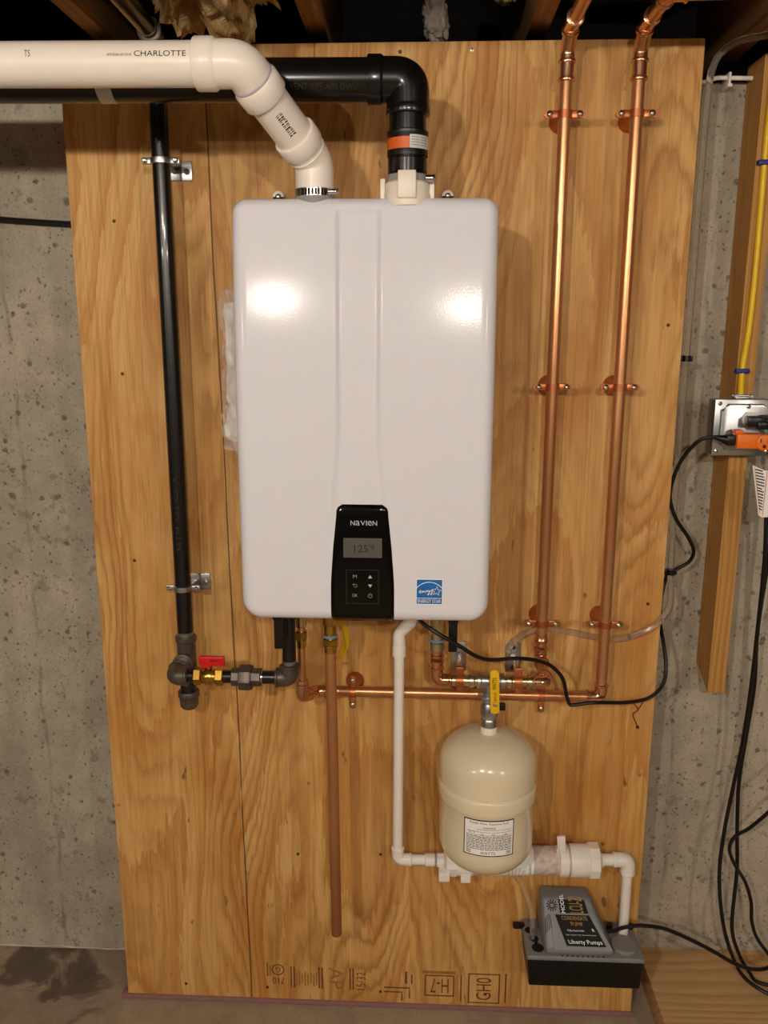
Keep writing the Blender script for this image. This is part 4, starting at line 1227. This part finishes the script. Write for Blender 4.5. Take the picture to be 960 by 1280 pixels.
lathe(bm, [(0.031, 0), (0.0335, 0.001), (0.0335, 0.036), (0.031, 0.038)], (0.790, DY, DZ), (1, 0, 0), 36)
box(bm, (0.752, DY - 0.036, DZ - 0.030), (0.776, DY - 0.006, DZ - 0.008), 0.002)
box(bm, (0.800, DY - 0.034, DZ - 0.034), (0.822, DY - 0.010, DZ - 0.016), 0.002)
obj('end_cap', bm, 'pvc_small', dr)
cart = obj('cartridge', cyl(new(), (0.82, DY, DZ), (1.05, DY, DZ), 0.0312, 36), 'neutraliser', dr)
wrap = obj('wrapper', lathe(new(), [(0.0312, 0), (0.0316, 0.0003), (0.0316, 0.098), (0.0312, 0.0983)], (0.862, DY, DZ), (1, 0, 0), 36), 'paper', dr)
cm = cylmap((0, DY, DZ), (1, 0, 0), 0.0319)
bm = new()
for k in range(4): put_quad(bm, 0.905 + k * 0.0075, -0.028, 0.9062 + k * 0.0075, 0.006 - 0.003 * (k % 2), cm, 1, 6)
put_text(bm, '57%', 0.938, -0.010, 0.013, 0.008, cm, PI / 2)
obj('lettering', bm, 'print_dim', wrap, smooth=False)
bm = new(); put_text(bm, 'neutralizer', 0.951, -0.006, 0.034, 0.006, cm, PI / 2)
obj('lettering', bm, 'print_blue', wrap, smooth=False)
# strap with an upstanding tab
bm = lathe(new(), [(0.0312, 0), (0.0352, 0.001), (0.0352, 0.020), (0.0312, 0.021)], (1.018, DY, DZ), (1, 0, 0), 36)
M = Matrix.Translation((1.022, DY - 0.012, DZ + 0.030)) @ Matrix.Rotation(-0.10, 4, 'Y')
box(bm, (-0.009, -0.010, 0), (0.009, -0.004, 0.043), 0.001, M)
box(bm, (-0.012, -0.010, 0.002), (-0.004, 0.006, 0.012), 0.001, M)
obj('strap', bm, 'pvc_small', dr)
bm = lathe(new(), [(0.031, 0), (0.0350, 0.001), (0.0358, 0.004), (0.0358, 0.048), (0.0345, 0.050)], (1.042, DY, DZ), (1, 0, 0), 36)
lathe(bm, [(0.036, 0), (0.0395, 0.001), (0.0395, 0.022), (0.037, 0.024)], (1.084, DY, DZ), (1, 0, 0), 10)
lathe(bm, [(0.030, 0), (0.022, 0.006), (0.016, 0.008), (0.016, 0.012)], (1.106, DY, DZ), (1, 0, 0), 24)
obj('end_cap', bm, 'pvc_small', dr)
obj('pipe', cyl(new(), (1.112, DY, DZ + 0.001), (1.155, DY, DZ + 0.002), 0.0132, 24), 'pvc_small', dr)
bm = elbow_fit(new(), (1, DY, DZ + 0.002), (1.176, DY, DZ + 0.002), (1.176, DY, 0), 0.0162, 0.034, 1.04, 24)
obj('elbow', bm, 'pvc_small', dr)
obj('pipe', cyl(new(), (1.176, DY, DZ - 0.03), (1.176, DY, 0.236), 0.0112, 24), 'pvc_small', dr)
SHEAR = False

# ------------------------------------------------------------------ condensate pump
PX0, PX1, PYB, PYF, PZ0, PZ1 = 0.948, 1.2055, -0.004, -0.126, 0.166, 0.236
pump = thing('condensate_pump', 'grey and black condensate pump mounted low on the plywood', 'pump', (1.08, -0.06, PZ0))
def frustum(bm, lo, hi, bev):
    """lo / hi: (x0, x1, y0, y1, z)"""
    vs = [bm.verts.new((x, y, z)) for (x0, x1, y0, y1, z) in (lo, hi) for x, y in ((x0, y0), (x1, y0), (x1, y1), (x0, y1))]
    fs = [bm.faces.new([vs[i] for i in f]) for f in ((3, 2, 1, 0), (4, 5, 6, 7), (0, 1, 5, 4), (1, 2, 6, 5), (2, 3, 7, 6), (3, 0, 4, 7))]
    es = {e for f in fs for e in f.edges}
    bmesh.ops.bevel(bm, geom=list(es), offset=bev, segments=3, affect='EDGES', profile=0.5)
    return bm
bm = frustum(new(), (PX0 + 0.008, PX1 - 0.006, PYF + 0.006, PYB, PZ0), (PX0 + 0.002, PX1 - 0.002, PYF + 0.002, PYB, PZ1 + 0.001), 0.003)
obj('tank', bm, 'pump_black', pump)
bm = frustum(new(), (PX0, PX1, PYF, PYB, PZ1), (PX0 + 0.002, PX1 - 0.002, PYF + 0.002, PYB - 0.0005, PZ1 + 0.010), 0.0028)
lid = obj('lid', bm, 'pump_grey', pump)
LT = PZ1 + 0.010
for x, y, r in ((0.9755, -0.099, 0.0135), (0.9705, -0.070, 0.0105), (0.963, -0.044, 0.010)):
    bm = lathe(new(), [(r, -0.002), (r, 0.0006), (r * 0.86, 0.0010), (r * 0.86, 0.0004), (0, 0.0004)], (x, y, LT), (0, 0, 1), 20)
    obj('port', bm, 'hole_black', lid)
for k in range(9):
    obj('vent_hole', lathe(new(), [(0.0021, -0.001), (0.0021, 0.0005), (0, 0.0005)], (1.026 + k * 0.0112, -0.1205, LT - 0.0002), (0, 0, 1), 8), 'hole_black', lid)
obj('outlet_spout', box(new(), (0.928, -0.034, PZ1 + 0.003), (0.955, -0.018, PZ1 + 0.013), 0.003), 'rubber', pump)
for x, y, r, h in ((1.148, -0.030, 0.007, 0.012), (0.9735, -0.0835, 0.004, 0.005), (1.197, -0.026, 0.006, 0.010)):
    obj('port_plug', cyl(new(), (x, y, LT - 0.001), (x, y, LT + h), r, 14), 'rubber', pump)
bm = lathe(new(), [(0.029, 0), (0.029, 0.006), (0.0275, 0.009), (0, 0.0095)], (1.1685, -0.086, LT - 0.001), (0, 0, 1), 32)
obj('check_cap', bm, 'pump_cap', pump)
# wedge-shaped motor cover
bm = new()
prof = [(-0.118, LT), (-0.117, LT + 0.012), (-0.056, 0.341), (-0.014, 0.343), (-0.014, LT)]
x0s = [0.990, 0.992, 0.986, 0.986, 0.984]; x1s = [1.140, 1.137, 1.094, 1.094, 1.140]
L = [bm.verts.new((x, y, z)) for x, (y, z) in zip(x0s, prof)]; Rr = [bm.verts.new((x, y, z)) for x, (y, z) in zip(x1s, prof)]
bm.faces.new(L); bm.faces.new(Rr[::-1])
for i in range(5): bm.faces.new((L[i], L[(i + 1) % 5], Rr[(i + 1) % 5], Rr[i]))
bmesh.ops.recalc_face_normals(bm, faces=bm.faces[:])
bmesh.ops.bevel(bm, geom=bm.edges[:], offset=0.006, segments=3, affect='EDGES', profile=0.5)
cov = obj('motor_cover', bm, 'pump_grey', pump, angle=30)
pA, pB = Vector((0, -0.117, LT + 0.012)), Vector((0, -0.056, 0.341))
Sd = (pB - pA); SL = Sd.length
def slope(eps): return plane_map(pA, (1, 0, 0), Sd, eps)
def quad_label(name, pts, eps, mat, parent, r=0.0):
    bm = new(); mp = slope(eps)
    a = [bm.verts.new(mp(*p)) for p in pts]; b = [bm.verts.new(slope(eps - 0.0025)(*p)) for p in pts]
    bm.faces.new(a)
    for i in range(len(a)): bm.faces.new((a[i], a[(i + 1) % len(a)], b[(i + 1) % len(a)], b[i]))
    return obj(name, bm, mat, parent, smooth=False)
quad_label('label_boss', [(1.008, 0.000), (1.137, 0.000), (1.096, 0.073), (1.003, 0.073)], 0.0030, 'pump_grey', cov)
quad_label('label', [(1.036, 0.008), (1.122, 0.008), (1.089, 0.070), (1.013, 0.070)], 0.0034, 'print_black', cov)
quad_label('model_plate', [(1.026, 0.070), (1.089, 0.070), (1.080, SL - 0.002), (1.022, SL - 0.002)], 0.0012, 'print_black', cov)
def sheared(eps, k=-0.42, v0=0.008, x0=0.0):
    mp = slope(eps); return lambda u, v: mp(u + k * (v - v0), v)
bm = new(); sh = sheared(0.0040)
put_text(bm, 'Liberty Pumps', 1.0805, 0.0155, 0.073, 0.0105, sh)
put_text(bm, 'Fully Automatic', 1.0705, 0.0385, 0.036, 0.0050, sh)
put_text(bm, 'Quiet  Compact  With  Overflow Protection', 1.0775, 0.0300, 0.066, 0.0026, sh)
put_text(bm, 'R', 1.1095, 0.0405, 0.005, 0.006, sh)
sh2 = sheared(0.0018, -0.12, 0.07)
put_text(bm, 'MODEL', 1.0335, 0.0925, 0.038, 0.0085, sh2, PI / 2)
obj('lettering', bm, 'print_white', cov, smooth=False)
bm = new()
put_text(bm, 'CONDENSATE', 1.0790, 0.0635, 0.056, 0.0075, sh); put_text(bm, 'PUMP', 1.0790, 0.0520, 0.026, 0.0075, sh)
put_text(bm, 'LCU-20', 1.0630, 0.0910, 0.034, 0.030, sh2, PI / 2)
obj('lettering', bm, 'print_gold', cov, smooth=False)
bm = new(); mp = slope(0.0006)
for k in range(12):
    a = 2 * PI * k / 12
    put_line(bm, [(1.008 + 0.004 * math.cos(a), 0.088 + 0.004 * math.sin(a)), (1.008 + 0.0125 * math.cos(a + 0.25), 0.088 + 0.0125 * math.sin(a + 0.25))], 0.0021, mp)
for k in range(4):
    put_line(bm, [(0.9935 + k * 0.0042 - 0.002, 0.030 + k * 0.004 ), (0.9945 + k * 0.0036 - 0.002, 0.060), (1.0 + k * 0.003, 0.071 - k * 0.002)], 0.0013, mp)
obj('vent_slots', bm, 'hole_black', cov, smooth=False)

# ------------------------------------------------------------------ post, box, plugs
post = thing('wooden_stud', 'wooden stud standing against the concrete wall behind the outlet box', 'stud', (1.375, 0.11, 0.78))
bm = new()
out = [(1.356, WY - 0.0005, 0.79), (1.394, WY - 0.0005, 0.79), (1.394, WY - 0.0005, 2.11), (1.356, WY - 0.0005, 2.11)]
prism(bm, out, (0, -1, 0), WY - 0.066)
for v in bm.verts:
    if v.co.z < 1 and v.co.y > 0.1: v.co.z = 0.83
obj('timber', bm, 'stud_wood', post)
yc = [(1.377, 0.05, 2.251), (1.373, 0.055, 2.116), (1.371, 0.058, 2.018), (1.371, 0.0605, 1.912), (1.372, 0.0605, 1.828), (1.372, 0.058, 1.705), (1.370, 0.058, 1.595), (1.365, 0.0605, 1.514), (1.361, 0.045, 1.463), (1.361, 0.044, 1.445)]
bm = tube(new(), spline(yc, 8), 0.0058, 10)
tag(obj('electric_cable', bm, 'yellow_cable'), 'yellow electric cable running down the stud into the metal box', 'cable')
for z, x, lab in ((1.912, 1.371, 'blue cable staple over the yellow cable high on the stud'), (1.508, 1.3645, 'blue cable staple over the yellow cable just above the metal box')):
    bm = box(new(), (x - 0.014, 0.0525, z - 0.005), (x + 0.014, 0.0625, z + 0.005), 0.002)
    for s in (-1, 1): box(bm, (x + s * 0.012 - 0.002, 0.056, z - 0.004), (x + s * 0.012 + 0.002, 0.067, z + 0.004), 0.0005)
    tag(obj('cable_staple', bm, 'blue_plastic'), lab, 'staple', 'blue cable staples')
ebox = thing('outlet_box', 'square galvanised outlet box with a raised steel cover on the stud', 'outlet box', (1.36, 0.066, 1.34))
BX0, BX1, BZ0, BZ1 = 1.3035, 1.421, 1.338, 1.452
obj('box', box(new(), (BX0, 0.024, BZ0), (BX1, 0.0655, BZ1), 0.004), 'galvanised', ebox)
bm = box(new(), (BX0 - 0.001, 0.020, BZ0 - 0.001), (BX1 + 0.001, 0.0245, BZ1 + 0.001), 0.002)
cc = []
ix0, ix1, iz0, iz1, nt = BX0 + 0.010, BX1 - 0.010, BZ0 + 0.012, BZ1 - 0.008, 0.013
for p in ((ix0 + nt, iz0), (ix1 - nt, iz0), (ix1 - nt * .7, iz0 + nt * .7), (ix1, iz0 + nt), (ix1, iz1 - nt), (ix1 - nt * .7, iz1 - nt * .7), (ix1 - nt, iz1), (ix0 + nt, iz1), (ix0 + nt * .7, iz1 - nt * .7), (ix0, iz1 - nt), (ix0, iz0 + nt), (ix0 + nt * .7, iz0 + nt * .7)):
    cc.append((p[0], 0.0205, p[1]))
prism(bm, cc, (0, -1, 0), 0.010, 0.003)
cv = obj('cover', bm, 'galvanised', ebox)
for x, z in ((BX0 + 0.008, BZ0 + 0.008), (BX0 + 0.008, BZ1 - 0.008), (BX1 - 0.008, BZ0 + 0.008), (BX1 - 0.008, BZ1 - 0.008), (1.366, BZ1 - 0.013)):
    y = 0.020 if z != BZ1 - 0.013 else 0.0105
    obj('screw', lathe(new(), [(0.0045, 0), (0.0042, 0.002), (0.0015, 0.003), (0, 0.0015)], (x, y, z), (0, -1, 0), 12), 'steel', cv)
bm = new()
for zc in (1.414, 1.374):
    ol = []
    for k in range(24):
        a = 2 * PI * k / 24
        ol.append((1.374 + 0.0185 * math.cos(a), 0.0108, zc + max(-0.0135, min(0.0135, 0.0185 * math.sin(a)))))
    prism(bm, ol, (0, -1, 0), 0.004, 0.001)
obj('receptacle', bm, 'white_plastic', ebox)
bm = box(new(), (1.346, 0.030, BZ1), (1.376, 0.054, BZ1 + 0.006), 0.002)
box(bm, (1.340, 0.034, BZ1 + 0.004), (1.382, 0.040, BZ1 + 0.0095), 0.002)
for x in (1.3445, 1.3775): cyl(bm, (x, 0.028, BZ1 + 0.006), (x, 0.046, BZ1 + 0.006), 0.003, 10)
obj('cable_clamp', bm, 'galvanised', ebox)
# orange triple tap
tap = thing('power_tap', 'orange three-way plug adapter in the lower socket of the box', 'adapter', (1.365, 0.006, 1.371))
bm = box(new(), (1.336, -0.026, 1.3575), (1.385, 0.0065, 1.3875), 0.003)
box(bm, (1.334, -0.020, 1.3865), (1.350, 0.004, 1.3945), 0.002)
box(bm, (1.336, -0.0268, 1.3650), (1.370, -0.025, 1.3665), 0.0003)
ol = [(1.389 + 0.0165 * math.cos(2 * PI * k / 20), -0.010, 1.3705 + 0.0165 * math.sin(2 * PI * k / 20)) for k in range(20)]
prism(bm, ol, (0, -1, 0), 0.019, 0.002)
body = obj('body', bm, 'orange_plastic', tap)
bm = new(); sp = plane_map((1.389, -0.029, 1.3705), (1, 0, 0), (0, 0, 1), 0.0004)
put_quad(bm, -0.0085, 0.000, -0.0065, 0.008, sp); put_quad(bm, 0.0055, 0.000, 0.0072, 0.007, sp)
put_line(bm, [(0.0022 * math.cos(a * PI / 4), -0.0075 + 0.0022 * math.sin(a * PI / 4)) for a in range(8)], 0.003, sp, True)
obj('slots', bm, 'hole_black', body, smooth=False)

# ------------------------------------------------------------------ cords
def part_cord(parent, pts, r):
    return obj('power_cord', tube(new(), spline(pts, 8), r, 10), 'cord_black', parent)
def cord(name, label, pts, r=0.0042, mat='cord_black', cat='cord', group=None, loc=None):
    t = thing(name, label, cat, loc or pts[0], group)
    obj('cable', tube(new(), spline(pts, 8), r, 10), mat, t)
    return t
hcord = part_cord(heater,
     [(1.312, -0.010, 1.3755), (1.300, -0.010, 1.379), (1.271, -0.002, 1.372), (1.248, 0.02, 1.335), (1.234, 0.03, 1.292), (1.2295, 0.035, 1.247), (1.245, 0.036, 1.201), (1.279, 0.048, 1.155), (1.297, 0.06, 1.122), (1.293, 0.071, 1.095),
      (1.271, 0.078, 1.076), (1.252, 0.081, 1.062), (1.237, 0.066, 1.01), (1.231, 0.035, 0.960), (1.2305, 0.005, 0.932), (1.232, -0.02, 0.889), (1.226, -0.03, 0.851), (1.20, -0.03, 0.819), (1.149, -0.05, 0.816), (1.085, -0.088, 0.832),
      (1.055, -0.097, 0.8345), (1.026, -0.10, 0.831), (1.016, -0.101, 0.834), (1.006, -0.115, 0.861), (0.994, -0.13, 0.902), (0.968, -0.15, 0.936), (0.936, -0.17, 0.956), (0.892, -0.19, 0.968), (0.844, -0.20, 0.968), (0.813, -0.21, 0.979),
      (0.774, -0.22, 1.007), (0.735, -0.22, 1.03), (0.705, -0.20, 1.046), (0.69, -0.18, 1.074)], 0.0040)
bm = box(new(), (1.318, -0.021, 1.3625), (1.3365, 0.001, 1.3845), 0.004)
tube(bm, [(1.298, -0.010, 1.3785), (1.306, -0.010, 1.377), (1.312, -0.010, 1.376), (1.320, -0.010, 1.374)], [0.0048, 0.0062, 0.0078, 0.010], 12)
obj('plug', bm, 'rubber', hcord)
bc1 = cord('extension_cord', 'black power cord from the upper socket, hanging past the paper tag to the floor sheet',
     [(1.394, -0.014, 1.405), (1.403, -0.016, 1.400), (1.4115, -0.016, 1.385), (1.4135, -0.0155, 1.356), (1.4120, -0.0118, 1.30), (1.4140, -0.0118, 1.223), (1.424, -0.002, 1.12), (1.438, 0.03, 0.968), (1.449, 0.06, 0.806), (1.451, 0.08, 0.658), (1.443, 0.09, 0.53), (1.430, 0.08, 0.431), (1.424, 0.07, 0.331), (1.430, 0.05, 0.238), (1.449, 0.04, 0.159), (1.48, 0.03, 0.091), (1.516, 0.02, 0.060), (1.56, 0.0, 0.0522), (1.68, -0.03, 0.0522)], 0.0044)
bm = box(new(), (1.357, -0.018, 1.4005), (1.394, 0.0065, 1.4215), 0.004)
box(bm, (1.375, -0.022, 1.396), (1.400, -0.004, 1.412), 0.004)
box(bm, (1.380, -0.016, 1.414), (1.425, -0.002, 1.424), 0.003)
obj('plug', bm, 'rubber', bc1)
bc2 = cord('extension_cord', 'black power cord hanging twisted beside the tagged cord',
     [(1.415, -0.001, 1.373), (1.427, -0.001, 1.371), (1.436, 0.0, 1.345), (1.4365, 0.001, 1.30), (1.436, 0.002, 1.223), (1.437, 0.014, 1.10), (1.4465, 0.050, 0.946), (1.4605, 0.071, 0.806), (1.4625, 0.090, 0.678), (1.460, 0.098, 0.551), (1.467, 0.098, 0.425), (1.471, 0.085, 0.325), (1.462, 0.06, 0.195), (1.480, 0.05, 0.127), (1.506, 0.042, 0.082), (1.53, 0.036, 0.058), (1.60, 0.03, 0.0522), (1.75, 0.03, 0.0522)], 0.0044)
obj('plug', box(new(), (1.3845, -0.0095, 1.3625), (1.4195, 0.0065, 1.3835), 0.003), 'rubber', bc2)
cord('extension_cord', 'black power cord making an S-bend in front of the hanging cords',
     [(1.80, 0.1505, 1.9), (1.80, 0.1505, 1.4), (1.78, 0.12, 1.05), (1.70, 0.04, 0.80), (1.60, 0.0, 0.64), (1.522, 0.015, 0.554), (1.495, 0.025, 0.511), (1.471, 0.045, 0.464), (1.446, 0.055, 0.436), (1.436, 0.055, 0.402), (1.453, 0.055, 0.36), (1.475, 0.045, 0.325), (1.494, 0.045, 0.272), (1.501, 0.045, 0.218), (1.512, 0.035, 0.183), (1.533, 0.025, 0.155), (1.565, 0.012, 0.118), (1.61, -0.005, 0.068), (1.67, -0.012, 0.0522), (1.78, -0.05, 0.0522)], 0.0042)
part_cord(pump,
     [(1.136, -0.060, 0.262), (1.150, -0.062, 0.266), (1.166, -0.066, 0.277), (1.190, -0.068, 0.285), (1.218, -0.066, 0.285), (1.265, -0.055, 0.270), (1.324, -0.045, 0.238), (1.384, -0.035, 0.200), (1.442, -0.03, 0.163), (1.493, -0.02, 0.142), (1.538, 0.0, 0.135), (1.582, 0.02, 0.148), (1.64, 0.04, 0.175), (1.70, 0.05, 0.15), (1.77, 0.055, 0.075), (1.83, 0.06, 0.0522), (1.95, 0.06, 0.0522)], 0.0044)
# folded paper tag on the hanging cord
tg = thing('paper_tag', 'white paper tag with red border wrapped round the hanging black cord', 'tag', (1.40, -0.012, 1.22))
bm = new()
P0 = [(1.3775, -0.0135, 1.3215), (1.400, -0.016, 1.3135), (1.4015, -0.016, 1.224), (1.3985, -0.0145, 1.2215)]
prism(bm, [(1.3755, -0.013, 1.3225), (1.400, -0.0165, 1.3125), (1.4135, -0.0165, 1.3125), (1.4345, -0.0125, 1.316), (1.4335, -0.0125, 1.2205), (1.4135, -0.0165, 1.2155), (1.403, -0.0165, 1.2155), (1.3965, -0.015, 1.2195)], (0, -1, 0), 0.0004)
cd = obj('card', bm, 'paper', tg, smooth=False)
tm = lambda u, v: Vector((u, -0.0178, v))
bm = new()
put_line(bm, [(1.4045, 1.3105), (1.4035, 1.2185)], 0.0012, tm); put_line(bm, [(1.3785, 1.3195), (1.3985, 1.2225)], 0.0009, tm)
obj('border', bm, 'paper_red', cd, smooth=False)
bm = new()
random.seed(5)
for k in range(14):
    v = 1.312 - k * 0.0062
    u0 = 1.3805 + 0.0011 * k
    put_line(bm, [(u0, v + 0.0032), (min(1.4015, u0 + random.uniform(0.010, 0.018)), v - 0.0008)], 0.0022, tm)
obj('lettering', bm, 'print_black', cd, smooth=False)
# clear tubes
ct = cord('vinyl_tube', 'long clear vinyl tube curving over the plywood and up its edge to the ceiling',
     [(0.896, -0.022, 0.912), (0.897, -0.022, 0.925), (0.910, -0.020, 0.941), (0.936, -0.014, 0.956), (0.979, -0.010, 0.964), (1.031, -0.009, 0.956), (1.082, -0.009, 0.946), (1.133, -0.010, 0.944), (1.174, -0.012, 0.958), (1.209, -0.014, 0.981), (1.234, -0.004, 1.012), (1.2445, 0.025, 1.043), (1.2475, 0.05, 1.09), (1.248, 0.06, 1.278),
      (1.249, 0.06, 1.448), (1.250, 0.06, 1.705), (1.250, 0.06, 1.918), (1.251, 0.06, 2.041), (1.255, 0.055, 2.084), (1.266, 0.045, 2.107), (1.29, 0.03, 2.121), (1.32, 0.01, 2.122), (1.36, -0.02, 2.12), (1.45, -0.05, 2.11)], 0.0068, 'vinyl', 'tube')
for z, lab in ((1.533, 'black pipe clip holding the clear tube halfway up the plywood edge'), (1.078, 'black pipe clip holding the clear tube beside the black power cord')):
    cx, cy = (1.2493, 0.0600) if z > 1.3 else (1.2472, 0.0465)
    bm = box(new(), (1.2025, cy - 0.005, z - 0.006), (cx - 0.0080, cy + 0.005, z + 0.006), 0.002)      # arm screwed to the furring stud
    box(bm, (cx + 0.0080, cy - 0.004, z - 0.006), (cx + 0.0125, cy + 0.004, z + 0.006), 0.0015)
    n = 20
    rg = [[bm.verts.new((cx + r * math.cos(2 * PI * i / n), cy + r * math.sin(2 * PI * i / n), zz)) for i in range(n)]
          for r, zz in ((0.0067, z - 0.006), (0.0095, z - 0.006), (0.0095, z + 0.006), (0.0067, z + 0.006))]
    for q in range(4):
        for i in range(n): bm.faces.new((rg[q][i], rg[q][(i + 1) % n], rg[(q + 1) % 4][(i + 1) % n], rg[(q + 1) % 4][i]))
    tag(obj('tube_clip', bm, 'rubber'), lab, 'clip', 'black tube clips')
cord('vinyl_tube', 'short clear vinyl tube dropping from the drain into the pump',
     [(0.912, -0.062, 0.416), (0.925, -0.058, 0.396), (0.940, -0.054, 0.372), (0.952, -0.056, 0.342), (0.962, -0.06, 0.310), (0.966, -0.068, 0.280), (0.9672, -0.070, 0.246)], 0.0058, 'vinyl', 'tube')
cord('wall_cable', 'black cable strung along the bare concrete into the gap behind the plywood',
     [(-0.9, 0.1484, 1.86), (-0.321, 0.1484, 1.831), (-0.215, 0.1484, 1.822), (-0.145, 0.1484, 1.817), (-0.062, 0.1484, 1.812), (0.004, 0.1484, 1.810)], 0.0068, 'cord_black', 'cable')
bm = tube(new(), spline([(1.2025, 0.128, 2.071), (1.26, 0.125, 2.076), (1.285, 0.125, 2.083), (1.31, 0.125, 2.083), (1.358, 0.125, 2.082)], 6), 0.0042, 10)
tag(obj('plastic_pipe', bm, 'pvc_small'), 'thin white plastic pipe along the top of the concrete beside the stud', 'pipe')
bm = box(new(), (1.3065, 0.115, 2.064), (1.3115, 0.155, 2.092), 0.001); box(bm, (1.304, 0.112, 2.064), (1.314, 0.152, 2.070), 0.001)
tag(obj('pipe_clip', bm, 'white_plastic'), 'white plastic clip holding the thin white pipe on the concrete', 'clip')

# ------------------------------------------------------------------ bare-bulb ceiling lamps (behind the camera)
names = ['bare bulb in a porcelain ceiling holder beyond the gas pipe side of the plywood', 'bare bulb in a porcelain ceiling holder in line with the gas pipe',
         'bare bulb in a porcelain ceiling holder in line with the copper pipes', 'bare bulb in a porcelain ceiling holder beyond the wooden stud']
for (x, y), lab in zip(LAMPS, names):
    x = 0.0715 + 0.4225 * round((x - 0.0715) / 0.4225)
    t = thing('ceiling_lamp', lab, 'lamp', (x, y, 2.145), 'bare-bulb ceiling lamps')
    obj('holder', lathe(new(), [(0.055, 0), (0.055, 0.008), (0.040, 0.022), (0.024, 0.028), (0.022, 0.045)], (x, y, 2.1455), (0, 0, -1), 24), 'porcelain', t)
    bm = new()
    bmesh.ops.create_uvsphere(bm, u_segments=16, v_segments=10, radius=0.032, matrix=Matrix.Translation((x, y, LAMP_Z)))
    obj('bulb', bm, 'bulb', t)
